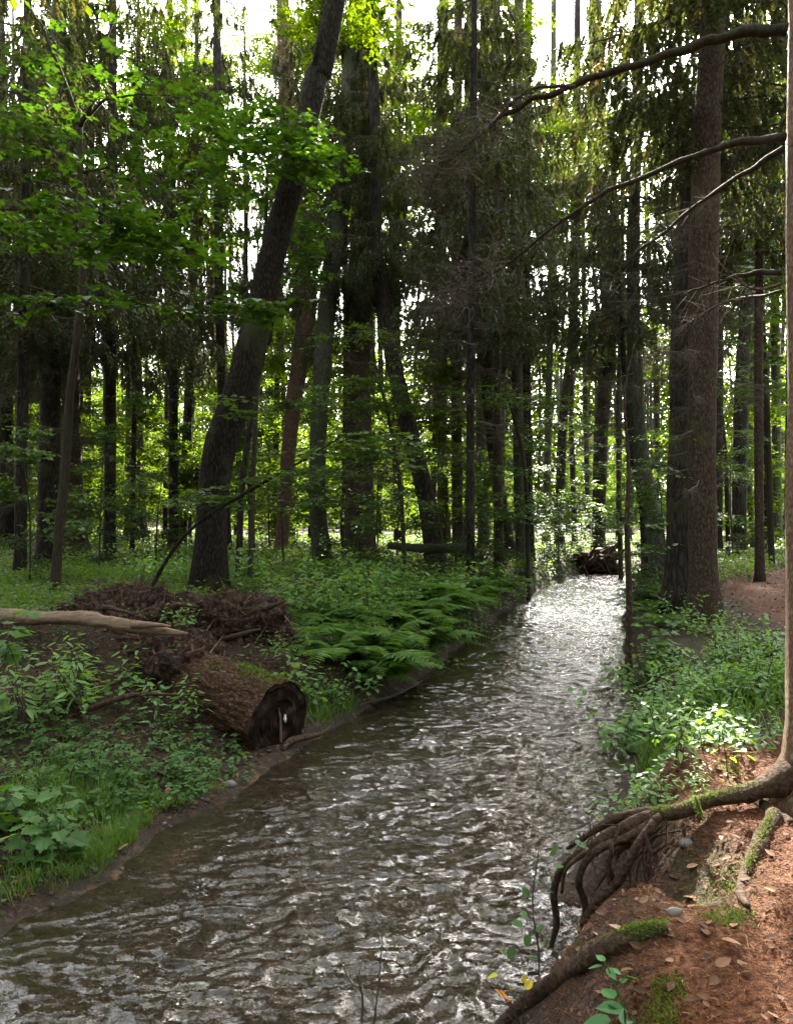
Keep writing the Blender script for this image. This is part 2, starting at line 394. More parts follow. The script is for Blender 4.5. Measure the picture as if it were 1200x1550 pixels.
# ------------------------------------------------------------------ ground and brook
def build_ground():
    u = np.linspace(-1, 1, 330); xs = .3 + 2.2 * np.sinh(u * 5.3) / np.sinh(5.3) * 160 * (np.abs(u) ** .0)
    xs = .3 + np.sign(u) * (6.5 * np.abs(u) + 390 * np.abs(u) ** 7)
    v = np.linspace(0, 1, 380); ys = -12 + 0 * v
    ys = np.concatenate([[-300, -120, -50, -20, -8, -4, -2, -1, 0], np.geomspace(1, 60, 330), np.geomspace(62, 700, 25)])
    X, Y = np.meshgrid(xs, ys); Z = gz(X, Y)
    far = sm((np.hypot(X, Y) - 60) / 60); Z = Z * (1 - far) + far * .9
    L = np.interp(Y, LY, LX); Rr = np.interp(Y, RY, RX)
    dr = X - Rr; dl = L - X
    t = np.where((dl > -.02) | (dr > -.02), .5, 0.0)
    need = sm((dr - .30) / .5) * (1 - sm((Y - 4.6) / 1.0)) + sm((Y - 8) / 2) * (1 - sm((Y - 17) / 4)) * sm((dr - 1.6) / .8)
    t = np.where(((dl > -.02) & (dl < .05 + .09 * np.abs(noise(Y * 3, 0 * Y, 0, 12)))) | ((dr > -.02) & (dr < .12) & (Y > 4)), .2, t)
    hollow = np.exp(-(((X - 1.2) / .35) ** 2 + ((Y - 3.3) / .5) ** 2))
    t = t + .5 * np.clip(need * (1 - 1.0 * hollow) + .2 * noise(X * 2, Y * 2, 0, 3) * (need > .1), 0, 1)
    mb = MB(); ny, nx = X.shape
    i, j = np.meshgrid(np.arange(ny - 1), np.arange(nx - 1), indexing='ij')
    f = np.stack([i * nx + j, i * nx + j + 1, (i + 1) * nx + j + 1, (i + 1) * nx + j], -1).reshape(-1, 4)
    mb.add(np.stack([X, Y, Z], -1).reshape(-1, 3), [f], 0, t.reshape(-1))
    o = link('ground', mb.mesh('ground', [M['ground']], True)); o['kind'] = 'structure'

def build_water():
    ys = np.concatenate([np.arange(-5, 2.2, .1), np.arange(2.2, 9, .016), np.geomspace(9, 30, 480), np.geomspace(30.2, 85, 60)])
    ss = np.linspace(-.12, 1.12, 300)
    L = np.interp(ys, LY, LX); Rr = np.interp(ys, RY, RX)
    X = L[:, None] + (Rr - L)[:, None] * ss[None, :]; Y = np.broadcast_to(ys[:, None], X.shape)
    # chop: short steep wavelets drawn out across the current
    wx = .10 * noise(X * 3, Y * 3, 0, 61); wy = .10 * noise(X * 3, Y * 3, 0, 62)
    a = Y * .25
    def chop(sx, sy, seed, sharp=True):
        n_ = noise((X + wx) * sx + (Y + wy) * sx * .35, (Y + wy) * sy - (X + wx) * sy * .12, 0, seed)
        return 1 - np.abs(n_) * 1.7 if sharp else n_
    h = .0145 * chop(4.1, 8.0, 71) + .0095 * chop(7.8, 13.5, 72) + .0052 * chop(13, 21, 73) + .010 * chop(1.2, 2.0, 74, False)
    edge = sm((ss + .02) / .16) * (.45 + .55 * sm((1.01 - ss) / .07))
    calm = np.interp(Y, [2, 6, 9], [.35, .6, 1.0])
    lee = 1 - (1 - calm) * (1 - sm(ss / .35))[None, :]
    Z = h * (.25 + .75 * edge)[None, :] * lee - .012
    mb = MB(); ny, nx = X.shape
    i, j = np.meshgrid(np.arange(ny - 1), np.arange(nx - 1), indexing='ij')
    f = np.stack([i * nx + j, i * nx + j + 1, (i + 1) * nx + j + 1, (i + 1) * nx + j], -1).reshape(-1, 4)
    mb.add(np.stack([X, Y, Z], -1).reshape(-1, 3), [f])
    o = link('water', mb.mesh('water', [M['water']], True)); o['kind'] = 'structure'
build_ground(); build_water()

# ------------------------------------------------------------------ leaf shapes (unit length along +y)
def two_halves(half, fold=.12, curl=-.10):
    """half: outline from the stalk to the tip on the +x side"""
    h = np.array(half, float); k = len(h)
    zr = np.abs(h[:, 0]) * fold + h[:, 1] ** 2 * curl
    a = np.column_stack([h[:, 0], h[:, 1], zr]); b = a[1:-1] * [-1, 1, 1]
    v = np.vstack([a, b]); fa = list(range(k))
    fb = [0] + list(range(k, k + k - 2)) + [k - 1]
    return v, [fa, fb[::-1]]
MAPLE = two_halves([(0, 0), (.16, -.06), (.44, -.02), (.36, .17), (.60, .46), (.40, .44), (.27, .50), (.24, .74), (.12, .72), (0, 1)])
OVATE = two_halves([(0, 0), (.20, .12), (.30, .36), (.25, .62), (.12, .84), (0, 1)])
TOOTH = two_halves([(0, 0), (.2, .06), (.28, .22), (.34, .26), (.31, .44), (.34, .5), (.24, .66), (.24, .74), (.1, .88), (0, 1)])
LANCE = two_halves([(0, 0), (.12, .2), (.14, .5), (.07, .8), (0, 1)])
RHOMB = (np.array([(0, 0, 0), (.3, .42, .06), (0, 1, -.05), (-.3, .42, .06)]), [[0, 1, 2], [0, 2, 3]])
PINNA = (np.array([(-.13, 0, 0), (.13, 0, 0), (.10, .5, .03), (0, 1, -.05), (-.10, .5, .03)]), [[0, 1, 2, 3, 4]])
BLADE = (np.array([(-.02, 0, 0), (.02, 0, 0), (.018, .4, .02), (.012, .75, -.03), (0, 1, -.14), (-.012, .75, -.03), (-.018, .4, .02)]), [[0, 1, 2, 6], [6, 2, 3, 5], [5, 3, 4]])

def thin_twigs(mb, a, b, wid, mat, tint=.4):
    """many straight thin twigs as narrow three-sided spikes"""
    a = np.asarray(a, float); b = np.asarray(b, float); n = len(a)
    if n == 0: return
    d = b - a; d /= np.linalg.norm(d, axis=1)[:, None] + 1e-9
    u = np.cross(d, [0.31, .2, .93]); u /= np.linalg.norm(u, axis=1)[:, None] + 1e-9
    v = np.cross(d, u); wid = np.broadcast_to(np.asarray(wid, float), (n,))[:, None]
    ring = [u, -.5 * u + .87 * v, -.5 * u - .87 * v]
    V = np.stack([a + r * wid for r in ring] + [b], 1).reshape(-1, 3)
    o = np.arange(n)[:, None] * 4
    mb.add(V, [o + np.array([[0, 1, 3]]), o + np.array([[1, 2, 3]]), o + np.array([[2, 0, 3]])], mat, np.repeat(np.broadcast_to(np.asarray(tint, float), (n,)), 4))

def sprays(mb, o, az, length, tmpl, leaf, rng, k=9, droop=.15, mat=0, twigmat=1, tilt=.28, wid=.004, tint0=.5, tintv=.3):
    """flat leafy twigs: origin o (n,3), heading az, k leaves on alternating sides"""
    n = len(o)
    if n == 0: return
    length = np.broadcast_to(np.asarray(length, float), (n,))
    dr = droop + rng.normal(0, .15, n)
    dirv = np.stack([np.cos(az) * np.cos(dr), np.sin(az) * np.cos(dr), -np.sin(dr)], 1)
    thin_twigs(mb, o, o + dirv * length[:, None], wid, twigmat, rng.uniform(.1, .6, n))
    t = np.linspace(.18, 1.0, k)[None, :] + rng.normal(0, .03, (n, k))
    pos = o[:, None, :] + dirv[:, None, :] * (t * length[:, None])[:, :, None]
    side = np.where(np.arange(k) % 2 == 0, 1, -1)[None, :] * np.where(np.arange(k) == k - 1, 0, 1)[None, :]
    yaw = az[:, None] - np.pi / 2 + side * rng.uniform(.6, 1.25, (n, k))
    sc = leaf * rng.uniform(.6, 1.15, (n, k))
    st = .25 * sc
    pos = pos + np.stack([-np.sin(yaw) * st, np.cos(yaw) * st, -.1 * sc], -1)
    pitch = -rng.normal(.15, tilt, (n, k)); roll = rng.normal(0, tilt, (n, k))
    ti = np.clip(rng.normal(tint0, tintv, n)[:, None] * .6 + tint0 * .4 + rng.normal(0, .12, (n, k)), 0, 1)
    rm = rot_zxy(yaw.reshape(-1), pitch.reshape(-1), roll.reshape(-1))
    mb.inst(tmpl, pos.reshape(-1, 3), rm, sc.reshape(-1), ti.reshape(-1), mat)

# ------------------------------------------------------------------ spruce crowns
def spruce_crown(seed, height=12, rad=2.7, dens=1.0, low=0.0, gap=.22):
    """hangs in curtains from bowed boughs; z = 0 is the lowest whorl"""
    rng = np.random.default_rng(seed); mb = MB()
    Bo, Bl, Bd = [], [], []
    z = 0.0
    while z < height:
        f = z / height
        rr = rad * (1 - f) ** .6 * (.8 + .2 * min(1, z / 2 + low))
        nb = rng.integers(4, 7)
        az0 = rng.uniform(0, 6.28)
        for b in range(nb):
            if rng.random() < gap + .28 * f: continue
            a = az0 + b * 6.283 / nb + rng.normal(0, .25); r = rr * rng.uniform(.55, 1.15)
            tt = np.linspace(0, 1, 7)
            dz = (-.30 * tt ** 1.1 + .14 * tt ** 3) * r * rng.uniform(.6, 1.4) + .12 * r * tt * (1 if f > .5 else 0)
            px = np.cos(a) * tt * r + rng.normal(0, .04, 7) * tt; py = np.sin(a) * tt * r + rng.normal(0, .04, 7) * tt
            pts = np.column_stack([px, py, z + dz]); pts[0, :2] *= 0
            tube(mb, pts, np.linspace(.026, .005, 7) * (.6 + .4 * r / rad), 3, raw=True, mat=1, tint=rng.random(), cap=False)
            m = int(r * 20 * dens)
            u = rng.uniform(.22, 1, m); w_ = rng.normal(0, .17, m) * np.sin(np.clip(u, 0, 1) * 2.6) * r * .55
            base = np.column_stack([np.interp(u, tt, pts[:, k]) for k in range(3)])
            tip = base + np.column_stack([-np.sin(a) * w_ + np.cos(a) * np.abs(w_) * .5, np.cos(a) * w_ + np.sin(a) * np.abs(w_) * .5, -np.abs(w_) * .3])
            thin_twigs(mb, base, tip + [0, 0, .005], .005, 1, .3)
            Bo.append(tip); Bl.append(rng.uniform(.25, .95, m) * (.55 + .45 * np.sin(u * 2.6)) * (.6 + .4 * r / rad))
            sway = rng.normal(0, .16, (m, 2)) + np.array([np.cos(a), np.sin(a)]) * .22
            Bd.append(np.column_stack([sway, -np.ones(m)]))
        z += rng.uniform(.36, .62)
    o = np.concatenate(Bo); l = np.concatenate(Bl); d = np.concatenate(Bd)
    d /= np.linalg.norm(d, axis=1)[:, None]
    n = len(o); k = 9
    thin_twigs(mb, o, o + d * l[:, None], .006, 1, rng.uniform(0, .5, n))
    t = (np.arange(k) + .5)[None, :] / k + rng.normal(0, .03, (n, k))
    p = o[:, None, :] + d[:, None, :] * (t * l[:, None])[..., None]
    tri, tn = [], []
    tint = np.clip(np.where(rng.random(n) < .16, rng.uniform(0, .2, n), rng.normal(.68, .2, n)), 0, 1)
    for s in range(3):
        th = rng.uniform(0, 6.28, (n, k))
        side = np.stack([np.cos(th), np.sin(th), np.zeros_like(th)], -1)
        bl = rng.uniform(.07, .15, (n, k))[..., None] * (1.1 - .5 * t)[..., None]
        end = p + (side * .75 + d[:, None, :] * .8) * bl
        wv = np.cross(side, d[:, None, :]) * rng.uniform(.013, .027, (n, k))[..., None]
        tri.append(np.stack([p - wv, p + wv, end], 2).reshape(-1, 3)); tn.append(np.repeat(tint, k * 3))
    V = np.concatenate(tri); mb.add(V, [np.arange(len(V)).reshape(-1, 3)], 0, np.concatenate(tn))
    return mb.mesh('spruce_crown', [M['spruce'], M['twig']])
SPRUCE = [spruce_crown(s, h, r, dn, gap=g) for s, h, r, dn, g in ((1, 12, 3.0, 1.0, .22), (2, 13, 2.6, 1.0, .3), (3, 11, 3.2, .9, .3), (4, 12, 2.2, 1.1, .25))]

def dead_branches(seed, height=5.5, rad=1.6, per=1.0):
    """bare, drooping, twiggy lower boughs of a shaded spruce"""
    rng = np.random.default_rng(seed); mb = MB(); z = 0
    while z < height:
        for b in range(rng.integers(1, 4)):
            a = rng.uniform(0, 6.28); r = rad * rng.uniform(.35, 1.1)
            tt = np.linspace(0, 1, 6)
            pts = np.column_stack([np.cos(a) * tt * r, np.sin(a) * tt * r, z - (.28 * tt - .1 * tt ** 3) * r * rng.uniform(.3, 1.6)])
            pts[1:] += rng.normal(0, .03, (5, 3))
            tube(mb, pts, np.linspace(.016, .004, 6), 3, raw=True, mat=0, tint=rng.random(), cap=False)
            m = int(r * 16 * per); u = rng.uniform(.25, 1, m)
            base = np.column_stack([np.interp(u, tt, pts[:, k]) for k in range(3)])
            dv = np.column_stack([rng.normal(np.cos(a) * .4, .6, m), rng.normal(np.sin(a) * .4, .6, m), rng.normal(-.55, .4, m)])
            dv /= np.linalg.norm(dv, axis=1)[:, None]; ln = rng.uniform(.12, .5, m)
            thin_twigs(mb, base, base + dv * ln[:, None], .004, 0, rng.random(m))
            for q in range(3):
                b2 = base + dv * (ln * rng.uniform(.3, .9, m))[:, None]
                d2 = dv + rng.normal(0, .6, (m, 3)); d2 /= np.linalg.norm(d2, axis=1)[:, None]
                thin_twigs(mb, b2, b2 + d2 * (ln * .5)[:, None], .0028, 0, rng.random(m))
        z += rng.uniform(.2, .5)
    return mb.mesh('dead_branches', [M['dead_twig']])
DEAD = [dead_branches(31, 5.5, 1.6, 2.0), dead_branches(32, 4.5, 1.3, 1.6), dead_branches(33, 5, 1.9, 2.0)]

# ------------------------------------------------------------------ broadleaf crowns used for copies
def leafy_crown(seed, rx, rz, nspray, leaf, tmpl=RHOMB, mat='far_leaf', k=9, z0=0.0, length=.7, tint0=.5):
    """layered leafy twigs on limbs that leave a central stem; z = 0 is the foot of the crown"""
    rng = np.random.default_rng(seed); mb = MB()
    nl = max(10, nspray // 28); O = []; A = []
    for i in range(nl):
        zc = z0 + rz * 2 * rng.random() ** .9
        f = (zc - z0) / (2 * rz); r = rx * math.sqrt(max(.08, 1 - (2 * f - .85) ** 2 / 1.6)) * rng.uniform(.5, 1.1)
        a = rng.uniform(0, 6.28); tt = np.linspace(0, 1, 5)
        rise = rng.uniform(-.05, .45) * r
        pts = np.column_stack([np.cos(a) * tt * r, np.sin(a) * tt * r, zc - .3 * r + rise * tt + .1 * r * np.sin(tt * 3)])
        pts[1:] += rng.normal(0, .05, (4, 3))
        tube(mb, pts, np.linspace(.016, .004, 5), 3, raw=True, mat=1, tint=.2, cap=False)
        m = nspray // nl; u = rng.uniform(.3, 1, m)
        O.append(np.column_stack([np.interp(u, tt, pts[:, q]) for q in range(3)]) + rng.normal(0, .07, (m, 3)))
        A.append(a + rng.choice([-1, 1], m) * rng.uniform(.2, 1.3, m))
    sprays(mb, np.concatenate(O), np.concatenate(A), rng.uniform(.5, 1.1, len(np.concatenate(A))) * length, tmpl, leaf, rng, k=k, droop=.12, tilt=.33, tint0=tint0)
    return mb.mesh('leafy_crown', [M[mat], M['twig']])
UNDER = [leafy_crown(s, r, h, n, lf) for s, r, h, n, lf in ((51, 1.7, 1.9, 700, .13), (52, 2.2, 2.6, 900, .13), (53, 1.3, 1.5, 450, .12), (54, 2.0, 3.2, 1000, .13))]
HIGH = [leafy_crown(s, r, h, n, lf, tint0=.6, length=.9) for s, r, h, n, lf in ((61, 3.2, 4.2, 1700, .15), (62, 2.7, 5.0, 1700, .14))]

# ------------------------------------------------------------------ trees
def trunk_points(path, d, dtop=None, top=23.0):
    """path: (px, py, width in photo pixels) from the foot upwards, foot at the ground d metres ahead"""
    px0 = path[0][0]; x0 = (px0 - CX) / F * d; z0 = g1(x0, d)
    pts = [np.array([x0, d, z0 - .12]), np.array([x0, d, z0 + .12])]; rad = [path[0][2] * .45 / F * d] * 2
    zt = CH + (HY - path[-1][1]) / F * d
    for px, py, wd in path[1:]:
        z = CH + (HY - py) / F * d
        dd = d + ((dtop - d) * (z - z0) / (zt - z0) if dtop else 0)
        p = P(px, py, dd)
        if p[2] > pts[-1][2] + .1: pts.append(p); rad.append(wd * .45 / F * dd)
    a, b = pts[-2], pts[-1]
    if b[2] < top:
        s = (b - a) / (b[2] - a[2]); s[:2] *= .7
        pts.append(b + s * (top - b[2])); rad.append(rad[-1] * .35)
    return pts, rad

def make_trunk(root, pts, rad, mat, sides=14, rough=.10, flare=1.5, ribs=.05, seed=1, knots=0):
    q, r = smooth_path(pts, rad, 60)
    h = q[:, 2] - (q[0, 2] + .12)
    n = 60
    r = r * (1 + (flare - 1) * np.exp(-np.clip(h, 0, 9) / (.6 * rad[0] * 2 + .1)))
    mb = MB()
    # dense rings near the foot
    tube(mb, q, r, sides, raw=True, rough=rough, freq=1.3 / max(rad[0], .05) * .5, ribs=ribs, seed=seed)
    return part('trunk', mb, [M[mat]], root, True), q, r

def hang(root, name, me, at, scale, rz, zs=None):
    o = link(name, me, root)
    o.location = Vector(at) - Vector(root.location); o.rotation_euler = (0, 0, rz)
    o.scale = (scale, scale, zs or scale)
    return o

def at_height(q, z):
    return np.array([np.interp(z, q[:, 2], q[:, 0]), np.interp(z, q[:, 2], q[:, 1]), z])

def tree(name, label, cat, path, d, mat, crown=None, z0=6.0, sc=1.0, dead=None, dz0=2.0, dsc=1.0, dtop=None, group=None, sides=14, rough=.10, flare=1.45, seed=None, top=23):
    seed = seed or random.randrange(9999)
    pts, rad = trunk_points(path, d, dtop, top)
    root = thing(name, label, cat, tuple(pts[0] + [0, 0, .12]), group)
    tr, q, r = make_trunk(root, pts, rad, mat, sides, rough, flare, seed=seed)
    rr = random.Random(seed)
    if crown is not None:
        me = crown[seed % len(crown)] if isinstance(crown, list) else crown
        low = .75 if 640 < path[0][0] < 1000 and d > 24.5 else 1.0      # the wood is lower where it opens along the brook
        hang(root, 'crown', me, at_height(q, z0), sc * rr.uniform(.92, 1.08), rr.uniform(0, 6.28), sc * low)
    if dead is not None:
        hang(root, 'dead_branches', DEAD[dead], at_height(q, dz0), dsc, rr.uniform(0, 6.28))
    return root, q, r

SP, MT, BT = 'spruce_tree', 'maple_tree', 'broadleaf_tree'
# the great leaning trunk on the far bank
lean, leanq, leanr = tree('leaning_tree', 'thick ridged trunk leaning right above the uprooted stump on the left bank', 'tree',
    [(316, 890, 58), (319, 815, 52), (323, 745, 50), (334, 675, 53), (362, 595, 50), (386, 500, 46), (410, 395, 44), (447, 255, 40), (478, 120, 37), (508, 0, 33)], 12.8, 'bark_ridge', HIGH, 11.5, 1.1, sides=28, rough=.13, flare=1.35, seed=40)
tree(SP, 'slim mossy grey-green trunk just right of the thick leaning trunk', 'tree',
    [(487, 850, 30), (480, 740, 28), (485, 600, 29), (497, 450, 32), (508, 370, 30), (520, 280, 30), (527, 150, 28), (540, 0, 26)], 20, 'bark_mossy', SPRUCE, 8.5, .9, 1, 4.0, sides=20, seed=41)
tree(SP, 'broad red-brown spruce trunk right of the slim mossy trunk', 'tree',
    [(545, 830, 46), (543, 700, 46), (540, 550, 44), (546, 400, 40), (555, 200, 36), (560, 0, 32)], 21.5, 'bark_spruce', SPRUCE, 7.4, 1.0, 2, 3.5, sides=20, seed=42)
tree(BT, 'dark trunk leaning left with its foot behind a fallen mossy log', 'tree',
    [(660, 850, 34), (652, 790, 33), (640, 730, 32), (622, 660, 30), (600, 570, 28), (583, 470, 26), (570, 380, 22), (566, 200, 20)], 19.5, 'bark_dark', SPRUCE, 8.2, .8, 0, 5.0, sides=18, seed=43)
tree('pine_tree', 'pinkish barked trunk showing beside the upper part of the leaning trunk', 'tree',
    [(425, 830, 20), (440, 650, 26), (462, 480, 34), (455, 400, 32), (440, 250, 28), (430, 60, 26)], 25, 'bark_pink', SPRUCE, 12, .8, sides=16, seed=44)
# spruce pair on the right bank
tree(SP, 'dark rear trunk of the spruce pair on the right bank', 'tree',
    [(1026, 915, 46), (1029, 800, 44), (1032, 650, 42), (1035, 500, 41), (1050, 300, 40), (1078, 100, 36), (1090, 0, 34)], 12.6, 'bark_dark', SPRUCE[0], 8.2, 1.0, 2, 4.6, .8, sides=24, seed=45)
s2, s2q, _ = tree(SP, 'brown scaly front trunk of the spruce pair on the right bank', 'tree',
    [(1066, 925, 46), (1063, 800, 44), (1062, 650, 44), (1064, 480, 46), (1066, 350, 46), (1070, 180, 44), (1080, 0, 40)], 11.2, 'bark_spruce', SPRUCE[2], 8.8, 1.0, 0, 2.7, .75, sides=28, seed=46)
# left side
tree(SP, 'spruce whose dark curtains fill the upper left corner', 'tree', [(30, 850, 20), (36, 500, 18), (40, 200, 16)], 16.5, 'bark_dark', SPRUCE[0], 6.2, 1.15, 1, 3.5, seed=147)
tree(SP, 'spruce standing right behind the forked maple crown', 'tree', [(166, 838, 20), (168, 500, 18), (170, 200, 16)], 21, 'bark_dark', SPRUCE[2], 6.6, 1.2, 0, 3.5, seed=148)
tree(SP, 'spruce with hanging grey skirts left of the upper leaning trunk', 'tree', [(262, 824, 16), (262, 500, 15), (258, 100, 13)], 26, 'bark_dark', SPRUCE[1], 8.4, 1.2, 1, 5, seed=149)
tree(SP, 'dark spruce trunk at the left edge of the wood', 'tree', [(8, 800, 32), (4, 500, 28), (0, 200, 24)], 24, 'bark_dark', SPRUCE, 6.5, 1.0, 0, 2.5, seed=47)
tree(SP, 'dark trunk close behind the slender maple at the left', 'tree', [(72, 850, 36), (76, 600, 32), (84, 300, 28), (90, 0, 24)], 20, 'bark_dark', SPRUCE, 6.6, 1.1, 2, 2.6, seed=48)
tree(SP, 'red-brown spruce trunk with spreading foot right of the slender maple', 'tree', [(112, 845, 42), (106, 700, 36), (104, 500, 32), (110, 250, 28)], 23, 'bark_spruce', SPRUCE, 7.4, 1.0, 0, 4.0, seed=49, flare=1.7)
tree(BT, 'straight greenish trunk in front of the bright gap left of the leaning trunk', 'tree', [(212, 812, 24), (208, 650, 21), (205, 470, 19), (208, 250, 16)], 31, 'bark_mossy', HIGH, 9.5, .8, seed=50)
tree(BT, 'thin trunk touching the straight greenish trunk on its left', 'tree', [(194, 810, 13), (195, 650, 11), (197, 450, 9)], 33, 'bark_dark', HIGH, 11, .6, seed=51)
tree(BT, 'pale thin trunk in the bright gap left of the leaning trunk', 'tree', [(283, 808, 14), (285, 680, 12), (297, 520, 11), (305, 300, 9)], 34, 'bark_mossy', SPRUCE, 9.6, .7, seed=52)
tree(SP, 'long dark straight stem behind the leaning trunk', 'tree', [(343, 815, 16), (338, 650, 15), (332, 450, 15), (330, 200, 14), (328, 0, 13)], 24, 'bark_dark', SPRUCE, 8.5, .95, 1, 5.0, seed=53)
tree(SP, 'drooping spruce hanging its skirts over the bright gap on the left', 'tree', [(275, 812, 16), (290, 500, 15), (295, 250, 13)], 29, 'bark_dark', SPRUCE, 7.6, .75, 1, 5, seed=54)
tree(BT, 'thin dark pole leaning beside the thick leaning trunk', 'tree', [(362, 852, 11), (366, 740, 11), (385, 600, 10), (402, 520, 9), (420, 440, 7)], 15.5, 'bark_dark', HIGH[0], 12, .5, seed=55, top=17)
for i, (px, wd, lab) in enumerate(((416, 11, 'left of three thin poles'), (428, 8, 'middle one of three thin poles'), (441, 12, 'right of three thin poles'))):
    tree(BT, lab + ' between the leaning trunk and the slim mossy trunk', 'tree', [(px, 815, wd), (px + 2, 650, wd), (px + (8, -4, 5)[i], 450, wd * .8)], 33 + i, 'bark_dark', HIGH, 9 + i, .6, seed=56 + i)
# middle
mids = [
 (605, 812, 14, 603, 600, 600, 400, 30, 'dark straight trunk right of the broad red-brown spruce', 'bark_dark'),
 (674, 822, 20, 668, 650, 668, 400, 27, 'mossy straight trunk just right of the dark left-leaning trunk', 'bark_mossy'),
 (693, 826, 19, 691, 650, 690, 380, 24.5, 'dark straight trunk beside the end of the fallen mossy log', 'bark_spruce'),
 (706, 820, 14, 712, 640, 706, 300, 28, 'thin brown trunk third right of the left-leaning trunk', 'bark_spruce'),
 (733, 815, 20, 728, 640, 735, 300, 29, 'greenish trunk under the pale leafy spray in the middle', 'bark_mossy'),
 (772, 822, 22, 742, 640, 730, 400, 25, 'trunk tilting left across the greenish one in the middle', 'bark_dark'),
 (790, 822, 20, 783, 600, 782, 250, 24, 'tall dark spruce trunk left of the bend of the brook', 'bark_mossy'),
 (802, 818, 16, 797, 600, 796, 250, 26, 'dark trunk tight behind the tall spruce left of the bend', 'bark_dark'),
 (826, 806, 13, 829, 650, 834, 420, 33, 'slender upright trunk above the bend of the brook', 'bark_mossy'),
 (756, 828, 17, 752, 600, 748, 250, 20.5, 'straight spruce trunk in front of the tilting one left of the bend', 'bark_spruce'),
 (846, 808, 16, 852, 640, 870, 440, 32, 'slim trunk curving right above the bend of the brook', 'bark_dark'),
]
for i, (a, b, wd, c, e, f_, g_, d, lab, mt) in enumerate(mids):
    cr = SPRUCE if i in (1, 2, 3, 6, 7, 9) else HIGH
    tree(SP if cr is SPRUCE else BT, lab, 'tree', [(a, b, wd), (c, e, wd * .95), (f_, g_, wd * .9), (f_ + 4, 0, wd * .75)], d, mt, cr, (7.5 if cr is SPRUCE else 10.5 if a not in (826, 846) else 13.2) + (i % 3), .95, (i % 3) if cr is SPRUCE else None, 4.2, seed=70 + i)
tree(SP, 'spruce with hanging curtains behind the brook bend', 'tree', [(905, 835, 22), (910, 650, 24), (922, 480, 26), (905, 250, 24), (900, 0, 22)], 31, 'bark_dark', SPRUCE[3], 8.0, .9, 2, 4.8, seed=90)
tree(BT, 'pale mossy trunk leaning left over the brook behind the thin stem', 'tree', [(1003, 850, 32), (985, 770, 28), (970, 690, 26), (962, 580, 24), (958, 400, 22), (965, 100, 18)], 17.5, 'bark_mossy', SPRUCE[0], 6.6, 1.0, 2, 4.2, seed=91, flare=1.7)
tree(BT, 'dark forked trunk on the slope behind the pale leaning one', 'tree', [(977, 850, 14), (972, 760, 13), (955, 680, 12), (945, 560, 10)], 18.5, 'bark_dark', None, seed=92, top=12)
# right side
rights = [
 (1117, 835, 24, 1122, 600, 1132, 420, 24, 'dark trunk standing at the back of the needle path', 'bark_dark', HIGH),
 (1086, 826, 14, 1088, 600, 1090, 300, 24, 'dark slim trunk showing just right of the spruce pair', 'bark_dark', SPRUCE),
 (1102, 822, 8, 1098, 700, 1088, 600, 25, 'thin curved stem between the pair and the dark path trunk', 'bark_dark', None),
 (1158, 828, 12, 1160, 700, 1152, 550, 26, 'thin crooked trunk near the right edge of the wood', 'bark_dark', HIGH),
 (1140, 826, 9, 1132, 720, 1128, 600, 28, 'thin pole between the dark path trunk and the crooked one', 'bark_mossy', HIGH),
 (1176, 820, 16, 1174, 600, 1172, 300, 30, 'greyish trunk seen beside the near pale trunk', 'bark_mossy', HIGH),
]
for i, (a, b, wd, c, e, f_, g_, d, lab, mt, cr) in enumerate(rights):
    tree(SP if cr is SPRUCE else BT, lab, 'tree', [(a, b, wd), (c, e, wd * .95), (f_, g_, wd * .85)], d, mt, cr, 9.5 + i % 3, .8, seed=100 + i, top=20 if cr else 8)

# background trunks nobody could tell apart
rb = random.Random(5)
fill = []
for k in range(66):
    px = rb.uniform(-60, 1260); d = rb.uniform(31, 70)
    fill.append((px, d))
for px, d in fill:
    wd = rb.uniform(7, 15) * 36 / d; sp = rb.random() < (.45 if d < 38 else .15); far = d > 38
    tree(SP if sp else BT, 'slender spruce trunk far back against the sunlit green' if sp else 'slender leafy trunk far back against the sunlit green', 'tree',
         [(px, 800, wd), (px + rb.uniform(-8, 8), 600, wd * .9), (px + rb.uniform(-16, 16), 350, wd * .8)], d, rb.choice(['bark_dark', 'bark_mossy', 'bark_dark']),
         (SPRUCE if sp else HIGH) if rb.random() < ((.25 if far else .5) if px > 540 else .1) else None, rb.uniform(7, 11) + 4 * far if sp else rb.uniform(6, 13) + 5 * far, rb.uniform(.8, 1.2), group='far spruce trunks in the sunlit background' if sp else 'far leafy trunks in the sunlit background', sides=8, seed=rb.randrange(9999), top=15 if far else 20)
# spruces that stand beside and behind the viewer and shade the spot
for k, (x, y) in enumerate(((-7, -3), (7, -5), (-3, -10), (11, 1.5), (-13, 2), (3, -15), (-9, -13), (12, -11), (16, 7), (-16, 9), (3, -6), (-5, -6), (9, -3), (-10, -4), (6, -10), (-1, -9.5), (-15, -8), (15, -4))):
    root = thing(SP, 'spruce standing behind or beside the viewer outside the picture', 'tree', (x, y, g1(x, y)), 'spruces around the viewer')
    mb = MB(); z = g1(x, y)
    tube(mb, [(x, y, z - .2), (x + .1, y, z + 8), (x, y, 23)], [.26, .2, .04], 10, 14, rough=.08); part('trunk', mb, [M['bark_spruce']], root, True)
    hang(root, 'crown', SPRUCE[k % 4], (x, y, z + (4.5 if k < 10 else 1.8) + k % 3), 1.35, k * 1.3, 1.1)

